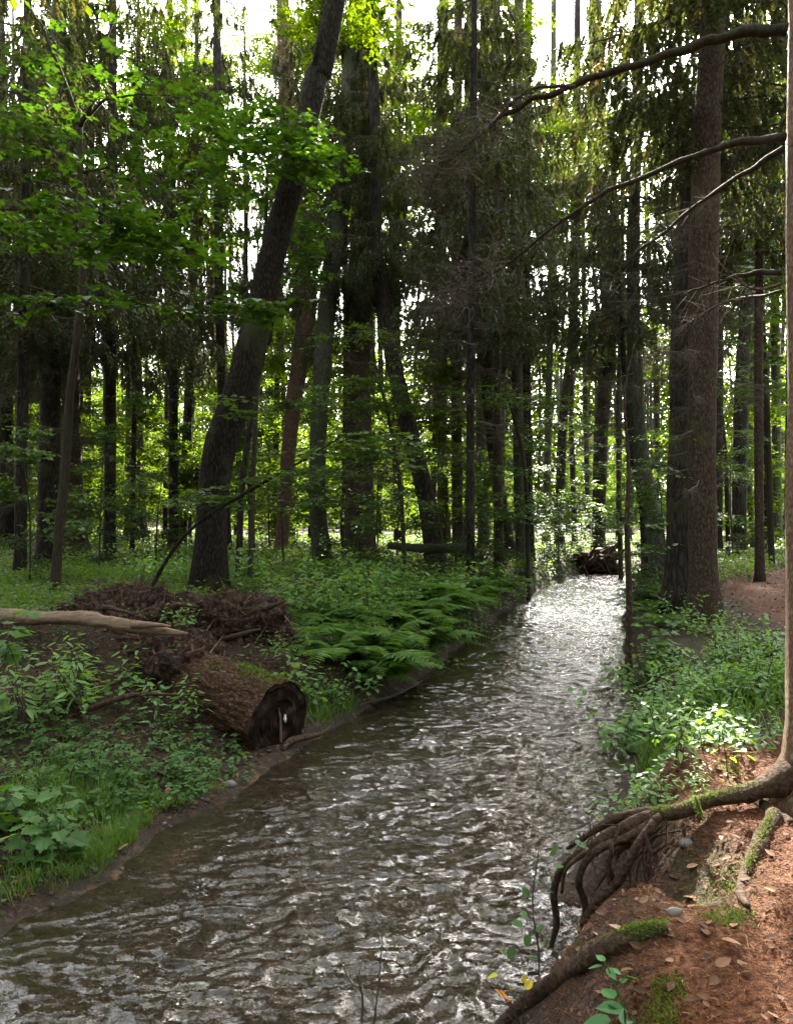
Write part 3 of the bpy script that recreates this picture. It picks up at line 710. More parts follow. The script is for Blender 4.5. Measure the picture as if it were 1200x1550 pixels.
for x, y, z0, sc, lab in ((-6.6, 7.6, 8.8, 1.2, 'tall leafy tree just outside the picture on the left bank'), (-5.2, 4.2, 7.5, 1.0, 'leafy tree beside the viewer on the left bank outside the picture')):  # unseen trees, added so their crowns darken the reflections in the brook
    root = thing(BT, lab, 'tree', (x, y, g1(x, y))); mb = MB(); z = g1(x, y)
    tube(mb, [(x, y, z - .2), (x - .1, y, z + 6), (x, y, 19)], [.2, .16, .03], 10, 14, rough=.08); part('trunk', mb, [M['bark_dark']], root, True)
    hang(root, 'crown', HIGH[0], (x, y, z0), sc, .4)

# ------------------------------------------------------------------ understory saplings in the sunlit background
def sapling(label, x, y, me, sc, seed, group=None, hz=None, name='sapling', h=None):
    z = g1(x, y); root = thing(name, label, 'sapling', (x, y, z), group); mb = MB()
    rr = random.Random(seed); hh = h or 3.0 * sc
    tube(mb, [(x, y, z - .08), (x + rr.uniform(-.1, .1), y, z + hh * .5), (x + rr.uniform(-.25, .25), y + .05, z + hh)], [.028 * sc, .02 * sc, .007], 5, 8, mat=0)
    part('stem', mb, [M['bark_young']], root, True)
    hang(root, 'crown', me, (x, y, z + (hz if hz is not None else .7)), sc, rr.uniform(0, 6.28))
    return root
rs = random.Random(9)
n = 0
while n < 100:
    d = rs.uniform(25, 70); px = rs.uniform(-60, 1260); x = (px - CX) / F * d
    if np.interp(d, LY, LX) - 1.5 < x < np.interp(d, RY, RX) + 1.5 or abs(x - 4.8 - .17 * (d - 20)) < 2.6: continue      # the brook and the open line towards the sun
    sapling('leafy green sapling of the sunlit background undergrowth', x, d, UNDER[rs.randrange(4)], rs.uniform(.8, 1.5), n, 'saplings of the background undergrowth', rs.uniform(.2, 1.4)); n += 1

M['bush_leaf'] = leaf_mat('dark bush leaf', (.018, .040, .011), (.034, .066, .018), (.06, .10, .03), trans=.36, rough=.55, spec=.12)
def bush_mesh(seed, rad, h, n, leaf):
    return leafy_crown(seed, rad, h / 2, n, leaf, OVATE, 'bush_leaf', 7, 0.0, .45, .5)
BUSH = [bush_mesh(81, 1.0, 1.6, 190, .085), bush_mesh(82, .8, 1.2, 140, .08), bush_mesh(83, 1.2, 2.2, 240, .09)]
for i, (px, py, d, sc, lab) in enumerate(((705, 850, 17, .8, 'dark leafy bush on the left bank behind the ferns'), (735, 862, 17.5, .8, 'dark bush leaning to the water beyond the fern bank'), (775, 855, 20, .9, 'dark bush under the pale leafy spray by the water'),
        (815, 850, 22.5, .9, 'bush overhanging the left water edge before the bend'), (850, 848, 25, .9, 'last bush on the left water edge at the bend'), (745, 815, 24, 1.1, 'taller bush between the slanting trunks left of the bend'), (825, 800, 27, 1.2, 'bush below the slender upright trunk above the bend'),
        (880, 800, 34, 1.2, 'bush in front of the far spruce beyond the bend'), (975, 800, 15, .8, 'bush at the right water edge behind the thin bare stem'), (1000, 840, 13.5, .7, 'bush beside the dark rear trunk of the spruce pair'), (960, 850, 16, .6, 'low bush hanging over the water at the right of the bend'),
        (858, 842, 28, 1.1, 'dark bush at the inner side of the brook bend'), (935, 842, 28.5, 1.0, 'dark bush right of the upturned root stump'), (893, 826, 30, 1.0, 'dark bush behind the upturned root stump'),
        (640, 830, 18, .6, 'low bush in front of the fallen mossy log'), (510, 840, 19, .7, 'low bush by the foot of the slim mossy trunk'), (560, 835, 17.5, .7, 'low bush before the broad red-brown spruce'), (1100, 840, 22, .6, 'low bush along the back of the needle path'), (1150, 835, 21, .7, 'bush at the back of the needle path by the crooked trunk'),
        (30, 830, 15, .8, 'bush at the left edge between the dark trunks'), (150, 830, 19, .8, 'bush right of the red-brown spruce on the left'), (240, 820, 22, .9, 'bush in the bright gap on the left'))):
    x = (px - CX) / F * d; zz = g1(x, d); o = thing('bush', lab, 'bush', (x, d, zz))
    hang(o, 'foliage', BUSH[i % 3], (x, d, zz + .05), sc, i * 1.9)
tree(SP, 'spruce trunk with grey curtains rising out of the fern bank by the water', 'tree', [(712, 868, 15), (712, 600, 14), (716, 250, 13), (718, 0, 11)], 16.8, 'bark_dark', SPRUCE[1], 6.4, .85, 1, 3.6, seed=151)
tree(SP, 'spruce behind the right edge trunk with foliage in the upper right corner', 'tree', [(1150, 880, 15), (1148, 600, 14), (1150, 250, 13), (1150, 0, 11)], 15.5, 'bark_spruce', SPRUCE[3], 7.6, .9, None, seed=152)
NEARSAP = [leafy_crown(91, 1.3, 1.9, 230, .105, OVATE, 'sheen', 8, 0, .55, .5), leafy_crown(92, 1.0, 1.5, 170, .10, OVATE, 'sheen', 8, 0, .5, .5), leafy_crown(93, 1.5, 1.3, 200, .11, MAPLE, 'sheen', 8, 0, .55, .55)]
for i, (px, d, sc, hz, lab) in enumerate(((235, 18, .9, .9, 'leafy sapling in the bright gap left of the leaning trunk'), (150, 17, .8, 1.0, 'leafy sapling right of the slender forked maple'), (45, 14, .8, .8, 'leafy sapling at the left edge behind the broken branch'), (430, 18, .9, .9, 'leafy sapling between the leaning trunk and the slim mossy trunk'),
        (385, 22, 1.0, 2.2, 'tall thin sapling showing behind the leaning trunk'), (520, 19, .8, .7, 'leafy sapling hiding the foot of the broad red-brown spruce'), (600, 18.5, .8, 1.2, 'leafy sapling behind the fallen mossy log'), (690, 20, .9, 1.4, 'leafy sapling among the straight trunks left of the bend'),
        (760, 22, 1.0, 1.6, 'leafy sapling beside the trunk tilting left'), (845, 26, 1.1, .9, 'leafy sapling hanging over the water just before the bend'), (985, 19, .9, 1.6, 'leafy sapling behind the pale leaning trunk over the brook'), (1010, 15, .7, 1.2, 'leafy sapling squeezed between thin stem and spruce pair'),
        (1110, 21, .9, 1.6, 'leafy sapling at the end of the needle path'), (1165, 19, .9, 2.4, 'leafy sapling beside the near pale trunk'), (290, 26, 1.1, 1.5, 'leafy sapling far back in the bright gap on the left'))):
    x = (px - CX) / F * d; sapling(lab, x, d, NEARSAP[i % 3], sc, 500 + i, None, hz, 'sapling', hz + 2.2 * sc)
# far wood: one leafy mass that closes the view
def far_wood():
    rng = np.random.default_rng(77); mb = MB(); n = 300000
    d = rng.uniform(84, 93, n); x = rng.uniform(-.62, .62, n) * d
    base = np.where(d > 0, .8, 0)
    z = base + 25 * rng.random(n) ** 1.25
    keep = fbm(x * .16, d * .16, z * .22, 90, 3) > -.55 + .045 * np.maximum(0, z - 11)
    x, d, z = x[keep], d[keep], z[keep]; n = len(x)
    mb.inst(RHOMB, np.column_stack([x, d, z]), rot_zxy(rng.uniform(0, 6.28, n), rng.normal(-.2, .5, n), rng.normal(0, .5, n)), rng.uniform(.3, .7, n), np.clip(rng.normal(.55, .25, n), 0, 1))
    for k in range(70):
        dd = rng.uniform(74, 92); xx = rng.uniform(-.6, .6) * dd
        tube(mb, [(xx, dd, .5), (xx + rng.normal(0, .3), dd, 9), (xx + rng.normal(0, .5), dd, 22)], [.22, .17, .08], 6, 8, mat=1, tint=.2)
    o = link('far_wood', mb.mesh('far_wood', [M['far_leaf'], M['bark_dark']])); o['kind'] = 'stuff'
    o['label'] = 'sunlit far wood closing the view between the trunks'; o['category'] = 'wood'
far_wood()
def surrounding_wood():  # unseen leaf belt, added to keep side skylight off the trunks
    rng = np.random.default_rng(78); mb = MB(); n = 90000
    a = rng.uniform(R(34), R(326), n); r_ = rng.uniform(17, 30, n); z = .5 + 13 * rng.random(n) ** 1.1
    x, y = r_ * np.sin(a), r_ * np.cos(a)
    mb.inst(RHOMB, np.column_stack([x, y, z]), rot_zxy(rng.uniform(0, 6.28, n), rng.normal(-.3, .6, n), rng.normal(0, .6, n)), rng.uniform(.25, .5, n), np.clip(rng.normal(.4, .25, n), 0, 1))
    o = link('surrounding_wood', mb.mesh('surrounding_wood', [M['maple']])); o['kind'] = 'stuff'
    o['label'] = 'leafy wood closing in around the viewer beyond the picture'; o['category'] = 'wood'
surrounding_wood()
# tall leafy trees whose crowns make the bright roof at the top of the view
for i, (px, d, z0, sc) in enumerate(((380, 30, 13.5, 1.0), (470, 34, 14, 1.1), (520, 27, 12.5, .9), (600, 33, 13, 1.1), (655, 29, 13.5, .9), (250, 32, 13, 1.0), (1040, 30, 10, .9), (1120, 30, 9.5, 1.1), (1190, 27, 8, 1.0), (330, 40, 16, 1.2), (560, 42, 17, 1.2), (120, 30, 11, 1.0), (30, 28, 10, 1.0), (935, 34, 14, 1.0), (780, 38, 15.5, 1.1), (890, 39, 16, 1.0), (200, 24, 12, .9))):
    tree(BT, 'tall slender leafy tree with a thin bright crown high in the wood', 'tree', [(px, 805, 9), (px + (-6, 5, 3)[i % 3], 500, 8), (px + (-9, 8, 0)[i % 3], 200, 7)], d, 'bark_dark', HIGH, z0, sc, group='tall trees of the bright leafy roof', sides=8, seed=300 + i)

# ------------------------------------------------------------------ leaf clusters placed on a particular tree
def clusters(mb, rng, cl, tmpl, leaf, k=9, length=.6, tilt=.25, tint0=.5, mat=0, twigmat=1, wid=.004):
    """cl: (px, py, d, half width px, half height px, number of sprays, ...)"""
    for c in cl:
        px, py, d, hw, hh, n = c[:6]; c0 = P(px, py, d)
        lay = max(1, int(hh / 12)); lz = rng.uniform(-1, 1, lay) * hh / F * d
        o = np.column_stack([rng.uniform(-1, 1, n) * hw / F * d, rng.normal(0, .35, n) * hw / F * d * 1.0, lz[rng.integers(0, lay, n)] + rng.normal(0, 3, n) / F * d]) + c0
        o[:, 2] -= .25 * np.abs(o[:, 0] - c0[0])
        sprays(mb, o, rng.uniform(0, 6.28, n), rng.uniform(.6, 1.1, n) * length, tmpl, leaf, rng, k=k, tilt=tilt, tint0=tint0 if len(c) < 7 else c[6], mat=mat, twigmat=twigmat, wid=wid)

def limb(mb, pix, d0, d1, r0, r1, mat=0, sides=6, tint=.3):
    n_ = len(pix); ds = np.linspace(d0, d1, n_)
    q, r = smooth_path([P(a, b, c) for (a, b), c in zip(pix, ds)], np.linspace(r0, r1, n_), n_ * 6)
    k = np.arange(len(q)); L_ = np.linalg.norm(q[-1] - q[0]) / len(q)
    q = q + np.column_stack([noise(k * .37, 0, c_, int(pix[0][1]) + 7) for c_ in (1.5, 7.5, 13.5)]) * L_ * .45 * np.minimum(1, k / 4)[:, None]
    r = r * (1 + .16 * noise(k * .5, 3, 0, 4))
    tube(mb, q, r, sides, raw=True, rough=.22, freq=12, mat=mat, tint=tint)

def maple_left():
    rng = np.random.default_rng(3); d = 11.8
    pts, rad = trunk_points([(84, 905, 17), (90, 800, 16), (100, 700, 15), (106, 600, 14), (118, 500, 13), (126, 400, 12), (122, 280, 11), (120, 190, 11)], d, top=0)
    root = thing(MT, 'slender forked maple with layered green leaves at the left', 'tree', tuple(pts[0] + [0, 0, .12]))
    make_trunk(root, pts, rad, 'bark_young', 12, .06, 1.3, seed=6)
    for pix, r0 in (([(120, 192), (100, 130), (66, 50), (30, -20)], .05), ([(120, 192), (140, 155), (160, 60), (200, -30)], .045), ([(124, 185), (165, 152), (230, 141), (330, 163)], .025),
                    ([(122, 220), (70, 170), (0, 120)], .02), ([(124, 262), (200, 250), (300, 290), (380, 370)], .02), ([(126, 330), (60, 300), (-20, 330)], .018),
                    ([(124, 380), (220, 400), (300, 460), (330, 480)], .016), ([(110, 560), (160, 470), (260, 430), (380, 450)], .016), ([(112, 520), (50, 450), (-10, 420)], .014)):
        mb = MB(); limb(mb, pix, d, d - .8, r0, .005); part('limb', mb, [M['bark_young']], root, True)
    mb = MB()
    clusters(mb, rng, [c_ if c_[1] > 290 else c_[:5] + (int(c_[5] * .72),) + c_[6:] for c_ in [(50, 60, 11.5, 80, 30, 18, .25), (180, 60, 11, 80, 40, 14, .25), (140, 125, 10.8, 110, 35, 26, .4), (250, 120, 11, 80, 30, 22, .5), (40, 170, 11, 70, 40, 16, .25), (300, 175, 10.6, 70, 30, 22, .6),
        (60, 245, 10.5, 70, 25, 14, .3), (190, 215, 10.6, 90, 30, 18, .4), (280, 245, 10.6, 80, 30, 16, .4), (120, 315, 9.2, 130, 14, 50, .75), (220, 330, 9.4, 60, 14, 20, .8), (60, 345, 10, 70, 20, 20), (200, 370, 9.6, 80, 20, 26, .8),
        (270, 385, 9.2, 50, 14, 18, .85), (330, 430, 10.5, 80, 22, 26), (40, 430, 10.5, 60, 22, 18), (150, 420, 11, 60, 20, 14), (380, 460, 10.4, 40, 10, 14)]], MAPLE, .125, k=8, length=.55, tilt=.22)
    part('crown', mb, [M['maple'], M['twig']], root)
maple_left()

def maple_mid():
    rng = np.random.default_rng(4)
    d = 11.5
    pts, rad = trunk_points([(224, 886, 7), (256, 842, 6.4), (300, 792, 5.6), (390, 736, 4.6), (470, 690, 3.6), (530, 652, 2)], d, top=0, dtop=10.5)
    root = thing('maple_sapling', 'thin sapling bent far over in front of the thick leaning trunk', 'sapling', tuple(pts[0] + [0, 0, .12]))
    make_trunk(root, pts, rad, 'bark_dark', 8, .05, 1.2, seed=9)
    mb = MB()
    clusters(mb, rng, [(345, 760, 11, 60, 14, 26), (400, 730, 10.8, 50, 10, 18), (300, 735, 10.9, 40, 12, 14), (390, 610, 11.4, 40, 12, 12), (350, 600, 11.4, 30, 10, 8), (470, 700, 10.6, 50, 10, 22), (530, 680, 10.5, 60, 14, 30), (560, 640, 10.6, 60, 16, 30), (520, 655, 10.5, 40, 10, 12), (570, 700, 10.6, 50, 10, 10)], MAPLE, .10, k=7, length=.45, tilt=.15)
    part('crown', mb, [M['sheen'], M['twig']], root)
    d = 17
    pts, rad = trunk_points([(612, 855, 8), (606, 740, 7), (590, 640, 6), (570, 560, 5), (560, 500, 3)], d, top=0)
    root = thing('maple_sapling', 'leafy sapling spreading flat layers between the slim mossy trunk and the left-leaning one', 'sapling', tuple(pts[0] + [0, 0, .12]))
    make_trunk(root, pts, rad, 'bark_young', 8, .05, 1.2, seed=9)
    mb = MB()
    clusters(mb, rng, [(550, 560, 16, 70, 20, 70), (600, 600, 16.5, 60, 22, 56), (540, 620, 16, 60, 16, 46), (610, 680, 16, 50, 16, 40), (560, 500, 16.5, 70, 20, 50), (520, 750, 16.5, 70, 20, 40), (610, 770, 16, 60, 20, 30), (580, 770, 16, 50, 20, 20), (600, 540, 16.5, 50, 16, 24)], OVATE, .12, k=8, length=.6, tilt=.2)
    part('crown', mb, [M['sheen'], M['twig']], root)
    # bright crown around the leaning trunk
    d = 13.5
    pts, rad = trunk_points([(378, 850, 9), (388, 600, 8), (400, 400, 7), (405, 250, 5)], d, top=0)
    root = thing(MT, 'young maple with bright green crown round the upper leaning trunk', 'tree', tuple(pts[0] + [0, 0, .12]))
    make_trunk(root, pts, rad, 'bark_young', 8, .05, 1.2, seed=9)
    mb = MB()
    clusters(mb, rng, [(400, 190, 12, 75, 40, 60, .75), (340, 230, 12.5, 60, 30, 26), (440, 215, 11.8, 50, 35, 36, .8), (455, 300, 13.8, 45, 50, 34, .8), (470, 360, 13.6, 35, 40, 24, .8), (350, 300, 13.5, 60, 40, 28), (300, 330, 13.5, 50, 40, 20), (430, 430, 13.8, 40, 40, 20, .7), (500, 240, 13, 30, 30, 14, .7)], MAPLE, .125, k=8, length=.55, tilt=.25)
    part('crown', mb, [M['maple'], M['twig']], root)
    # pale leafy spray in the middle, over the bank
    d = 19
    pts, rad = trunk_points([(800, 850, 8), (795, 720, 7), (780, 640, 6), (765, 590, 4)], d, top=0)
    root = thing('maple_sapling', 'sapling with a wide pale leafy spray left of the brook bend', 'sapling', tuple(pts[0] + [0, 0, .12]))
    make_trunk(root, pts, rad, 'bark_young', 8, .05, 1.2, seed=9)
    mb = MB()
    clusters(mb, rng, [(770, 590, 18, 70, 16, 60, .6), (730, 575, 18, 40, 12, 26, .6), (830, 610, 18.5, 40, 14, 24), (770, 700, 18.5, 50, 20, 30), (800, 740, 18.5, 60, 25, 50), (740, 760, 18, 50, 20, 34), (830, 780, 19, 50, 20, 44), (700, 690, 18.5, 40, 20, 20)], OVATE, .13, k=8, length=.65, tilt=.22)
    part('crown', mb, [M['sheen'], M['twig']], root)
    # green maple behind the brook on the right
    d = 25
    pts, rad = trunk_points([(940, 830, 9), (935, 650, 8), (938, 500, 7), (930, 380, 5)], d, top=0)
    root = thing(MT, 'bright green maple above the brook left of the spruce pair', 'tree', tuple(pts[0] + [0, 0, .12]))
    make_trunk(root, pts, rad, 'bark_young', 8, .05, 1.2, seed=9)
    mb = MB()
    clusters(mb, rng, [(920, 410, 24, 70, 40, 90, .6), (870, 440, 24, 60, 40, 70, .6), (980, 440, 24, 50, 50, 60, .6), (930, 500, 24, 60, 40, 60, .6), (990, 540, 24, 40, 40, 40), (880, 540, 24, 50, 30, 40), (860, 640, 24, 40, 40, 30), (930, 700, 23, 60, 40, 50), (880, 760, 23, 60, 30, 50)], OVATE, .15, k=8, length=.7, tilt=.3)
    part('crown', mb, [M['maple'], M['twig']], root)
    d = 19
    pts, rad = trunk_points([(1168, 835, 10), (1160, 600, 9), (1150, 400, 7), (1140, 280, 5)], d, top=0)
    root = thing(MT, 'bright green maple filling the gap beside the near pale trunk', 'tree', tuple(pts[0] + [0, 0, .12]))
    make_trunk(root, pts, rad, 'bark_young', 8, .05, 1.2, seed=9)
    mb = MB()
    clusters(mb, rng, [(1140, 250, 19, 50, 50, 44, .65), (1130, 340, 19, 55, 50, 54, .65), (1150, 420, 18, 50, 35, 44, .7), (1130, 490, 18, 50, 30, 34, .65), (1165, 560, 18, 30, 30, 20), (1110, 560, 19, 40, 30, 20), (1150, 170, 19.5, 40, 40, 20)], MAPLE, .15, k=8, length=.65, tilt=.3)
    part('crown', mb, [M['maple'], M['twig']], root)
maple_mid()

# thin upright stem at the brook's right edge
def thin_stem():
    rng = np.random.default_rng(12); d = 10.0
    x0 = (951 - CX) / F * d
    pts = [np.array([x0, d, g1(x0, d) - .1])] + [P(a, b, d) for a, b in ((952, 900), (949, 800), (951, 700), (945, 600), (960, 520))]
    root = thing('sapling', 'thin bare stem rising from the right water edge before the spruce pair', 'sapling', tuple(pts[0] + [0, 0, .1]))
    mb = MB(); tube(mb, pts, [.05, .044, .036, .026, .016, .006], 10, 40, rough=.1, freq=8); part('stem', mb, [M['bark_spruce']], root, True)
    mb = MB(); clusters(mb, rng, [(960, 780, 10, 30, 14, 8), (930, 720, 10.2, 30, 20, 8), (985, 700, 10.2, 30, 20, 8), (900, 650, 10.5, 30, 14, 6), (1000, 640, 10.3, 30, 20, 8), (965, 820, 9.8, 24, 14, 6)], OVATE, .09, k=6, length=.4)
    part('crown', mb, [M['maple'], M['twig']], root)
thin_stem()

# ------------------------------------------------------------------ the near spruce with its bare branches and roots
def moss_tufts(mb, pts, rng, n, spread, size=.02):
    pts = np.asarray(pts)
    i = rng.integers(0, len(pts), n)
    p = pts[i] + rng.normal(0, 1, (n, 3)) * spread
    mb.inst(BLADE, p, rot_zxy(rng.uniform(0, 6.28, n), rng.uniform(.3, 1.4, n), rng.normal(0, .4, n)), rng.uniform(.6, 1.5, n) * size, np.clip(rng.normal(.55, .25, n), 0, 1))
FATBLADE = (BLADE[0] * [5, 1, 1], BLADE[1])

def near_spruce():
    rng = np.random.default_rng(21); d = 3.72; x = 2.165; z = g1(x, d)
    root = thing(SP, 'pale scaly near trunk at the right edge with mossy roots over the bank', 'tree', (x, d, z))
    mb = MB(); q, r = smooth_path([(x, d, z - .2), (x, d, z + .1), (x - .01, d, z + .6), (x - .02, d, 2.2), (x - .03, d, 5), (x - .05, d, 22)], [.215, .21, .195, .188, .175, .05], 110)
    r = r * (1 + .5 * np.exp(-np.clip(q[:, 2] - z, 0, 9) / .12))
    tube(mb, q, r, 40, raw=True, rough=.07, freq=4, ribs=.05); part('trunk', mb, [M['bark_near']], root, True)
    brs = [([(1192, 44), (1120, 48), (1040, 72), (960, 98), (870, 128), (800, 152), (755, 178), (700, 228), (660, 262)], 3.7, 4.3, .030, .006),
           ([(870, 130), (812, 132), (780, 150), (745, 185)], 3.93, 4.1, .010, .003),
           ([(1188, 207), (1130, 212), (1075, 226), (1000, 258), (900, 300), (835, 345), (770, 398), (690, 446)], 3.7, 4.6, .021, .004),
           ([(1186, 224), (1130, 258), (1070, 300), (1010, 348), (955, 392), (930, 430)], 3.7, 4.2, .015, .003),
           ([(1183, 412), (1135, 414), (1085, 426), (1040, 445)], 3.7, 3.95, .016, .004),
           ([(1180, 430), (1150, 437), (1120, 430)], 3.65, 3.5, .009, .003),
           ([(1185, 440), (1110, 455), (1030, 490)], 3.75, 4.3, .009, .003)]
    for pix, d0, d1, r0, r1 in brs:
        mb = MB(); limb(mb, pix, d0, d1, r0, r1, tint=.5, sides=8)
        ds = np.linspace(d0, d1, len(pix)); pts = np.array([P(a, b, c) for (a, b), c in zip(pix, ds)])
        m = int(10 * len(pix)); u = rng.uniform(.3, 1, m) ** .8 * (len(pix) - 1); i0 = np.clip(u.astype(int), 0, len(pix) - 2); fr = (u - i0)[:, None]
        base = pts[i0] * (1 - fr) + pts[i0 + 1] * fr
        dv = np.column_stack([rng.normal(-.6, .5, m), rng.normal(.2, .6, m), rng.normal(-.25, .5, m)]); dv /= np.linalg.norm(dv, axis=1)[:, None]; ln = rng.uniform(.04, .28, m)
        thin_twigs(mb, base, base + dv * ln[:, None], .0028, 0, rng.random(m))
        part('branch', mb, [M['bark_young'] if r0 > .012 else M['twig']], root, True)
    for c0, m, sp in ((P(700, 232, 4.2), 70, .22), (P(665, 262, 4.3), 60, .2), (P(745, 190, 4.1), 40, .16), (P(700, 442, 4.55), 70, .26), (P(760, 405, 4.4), 40, .2), (P(935, 425, 4.2), 30, .15)):
        mb = MB(); a = c0 + rng.normal(0, .07, (m, 3)); dv = np.column_stack([rng.normal(-.5, .6, m), rng.normal(0, .6, m), rng.normal(-.35, .5, m)]); dv /= np.linalg.norm(dv, axis=1)[:, None]; ln = rng.uniform(.4, 1.6, m) * sp
        thin_twigs(mb, a, a + dv * ln[:, None], .0026, 0, rng.random(m))
        for q_ in range(3):
            b2 = a + dv * (ln * rng.uniform(.2, .9, m))[:, None]; d2 = dv + rng.normal(0, .7, (m, 3)); d2 /= np.linalg.norm(d2, axis=1)[:, None]
            thin_twigs(mb, b2, b2 + d2 * (ln * .5)[:, None], .0016, 0, rng.random(m))
        part('twigs', mb, [M['dead_twig']], root)
    hang(root, 'crown', SPRUCE[3], (x, d, 8.5), .8, 2.2)
    # roots creeping to the bank and hanging over the water
    def R3(pix, off=0.0):
        return [np.array(p) for p in pix]
    roots = [
      ([P(1215, 1165, 3.72), P(1150, 1196, 3.66), P(1075, 1212, 3.62), P(1030, 1228, 3.60), P(985, 1236, 3.60), P(930, 1262, 3.62), P(882, 1290, 3.66), P(850, 1316, 3.72), P(838, 1352, 3.76), P(842, 1400, 3.78), P(828, 1450, 3.80)], [.09, .052, .040, .042, .048, .042, .033, .027, .024, .021, .014]),
      ([P(1000, 1236, 3.56), P(950, 1268, 3.56), P(910, 1284, 3.56), P(886, 1306, 3.58), P(876, 1338, 3.60), P(886, 1372, 3.64), P(876, 1412, 3.70)], [.035, .034, .028, .024, .022, .019, .012]),
      ([P(990, 1244, 3.53), P(958, 1290, 3.50), P(940, 1330, 3.50), P(903, 1368, 3.54), P(880, 1400, 3.58)], [.030, .030, .029, .026, .018]),
      ([P(985, 1228, 3.66), P(930, 1240, 3.72), P(880, 1270, 3.78), P(858, 1285, 3.82)], [.035, .030, .020, .010]),
      ([P(925, 1290, 3.56), P(918, 1320, 3.56), P(900, 1350, 3.60)], [.012, .010, .005]),
      ([P(975, 1262, 3.50), P(985, 1300, 3.46), P(978, 1345, 3.46)], [.014, .010, .004]),
      ([P(960, 1275, 3.62), P(922, 1300, 3.60), P(926, 1335, 3.60), P(905, 1380, 3.66)], [.020, .017, .014, .007]),
      ([P(905, 1278, 3.66), P(878, 1296, 3.60), P(856, 1318, 3.58), P(850, 1352, 3.62)], [.016, .015, .013, .008]),
    ]
    for i, (pts, rad) in enumerate(roots):
        rad = [q_ * (1.0 if k_ < 2 and i == 0 else .74) for k_, q_ in enumerate(rad)]
        mb = MB(); tube(mb, pts, rad, 12, len(pts) * 7, rough=.34, freq=11, ribs=.14, seed=i + 3); part('root', mb, [M['root']], root, True)
    def onground(pix, lift):
        out = []
        for a, b in pix:
            p = G(a, b); out.append(p + [0, 0, lift])
        return out
    gr = [(onground([(1172, 1240), (1150, 1285), (1128, 1330), (1122, 1362), (1132, 1378)], .015), [.034, .036, .026, .018, .007]),
          (onground([(1010, 1412), (950, 1432), (890, 1462), (840, 1495), (790, 1530), (755, 1560)], .02), [.016, .038, .042, .034, .030, .024]),
          (onground([(1005, 1462), (960, 1478), (900, 1515)], .0), [.008, .016, .008]),
          (onground([(1120, 1196), (1160, 1225), (1200, 1250)], .0), [.03, .03, .02])]
    for i, (pts, rad) in enumerate(gr):
        mb = MB(); tube(mb, pts, rad, 12, len(pts) * 8, rough=.34, freq=9, ribs=.16, seed=i + 30); part('root', mb, [M['root']], root, True)
    # moss cushions on the roots
    mb = MB()
    def mossline(pts, rad, n):
        q_, r_ = smooth_path(pts, rad, 60); i = rng.integers(0, 60, n); th = rng.normal(np.pi / 2, .75, n)
        p = q_[i] + np.column_stack([np.zeros(n), -np.cos(th) * r_[i] * 1.0, np.sin(th) * r_[i] * 1.02])
        kk = (noise(p[:, 0] * 16, p[:, 1] * 16, p[:, 2] * 16, 6) + .35 * noise(p[:, 0] * 5, p[:, 1] * 5, 0, 8)) > rng.uniform(-.9, .1, n) - .15; p = p[kk]; n = len(p)
        mb.inst(FATBLADE, p, rot_zxy(rng.uniform(0, 6.28, n), rng.uniform(.1, 1.0, n), rng.normal(0, .4, n)), rng.uniform(.5, 1.5, n) * .0115, np.clip(rng.normal(.55, .25, n), 0, 1))
    mossline(roots[0][0][1:5], [.040, .032, .032, .036], 3600)
    mossline([P(1050, 1218, 3.55), P(1060, 1240, 3.48)], [.045, .03], 700)
    mossline(gr[0][0][:3], [.036, .038, .03], 1500)
    mossline(gr[1][0][:3], [.020, .042, .046], 3000)
    def mosspatch(px, py, s, n):
        c = G(px, py); xy = rng.normal(0, s, (n, 2)) + c[:2]; zz = gz(xy[:, 0], xy[:, 1])
        mb.inst(FATBLADE, np.column_stack([xy, zz]), rot_zxy(rng.uniform(0, 6.28, n), rng.uniform(.2, 1.2, n), rng.normal(0, .4, n)), rng.uniform(.6, 1.6, n) * .015, np.clip(rng.normal(.5, .25, n), 0, 1))
    for a, b, s, n_ in ((1110, 1385, .04, 500), (1090, 1395, .03, 400), (1010, 1500, .03, 500), (1000, 1545, .03, 500), (1105, 1340, .05, 500), (1185, 1075, .09, 700), (1170, 1100, .08, 500), (1105, 1165, .04, 300)):
        mosspatch(a, b, s, n_)
    part('moss', mb, [M['moss']], root)
    # hair roots dangling in the hollow
    for k in range(11):
        a = P(rng.uniform(935, 1030), rng.uniform(1246, 1275), rng.uniform(3.52, 3.66)); e = a + np.array([rng.uniform(-.16, -.02), rng.uniform(-.05, .12), -rng.uniform(.16, .42)])
        m_ = (a + e) / 2 + np.array([-.05, 0, .04]) + rng.normal(0, .025, 3); r0 = rng.uniform(.004, .011)
        mb = MB(); tube(mb, [a, m_, e + rng.normal(0, .02, 3)], [r0, r0 * .8, r0 * .3], 6, 14, rough=.3, freq=16, seed=k); part('rootlet', mb, [M['root']], root, True)
    mb = MB(); n_ = 70
    a = np.array([P(rng.uniform(880, 1050), rng.uniform(1240, 1330), rng.uniform(3.40, 3.62)) for _ in range(n_)])
    b = a + np.column_stack([rng.normal(0, .05, n_), rng.normal(0, .04, n_), -rng.uniform(.04, .2, n_)])
    thin_twigs(mb, a, b, .0025, 0, rng.random(n_)); part('hair_roots', mb, [M['soil_fibre']], root)
near_spruce()

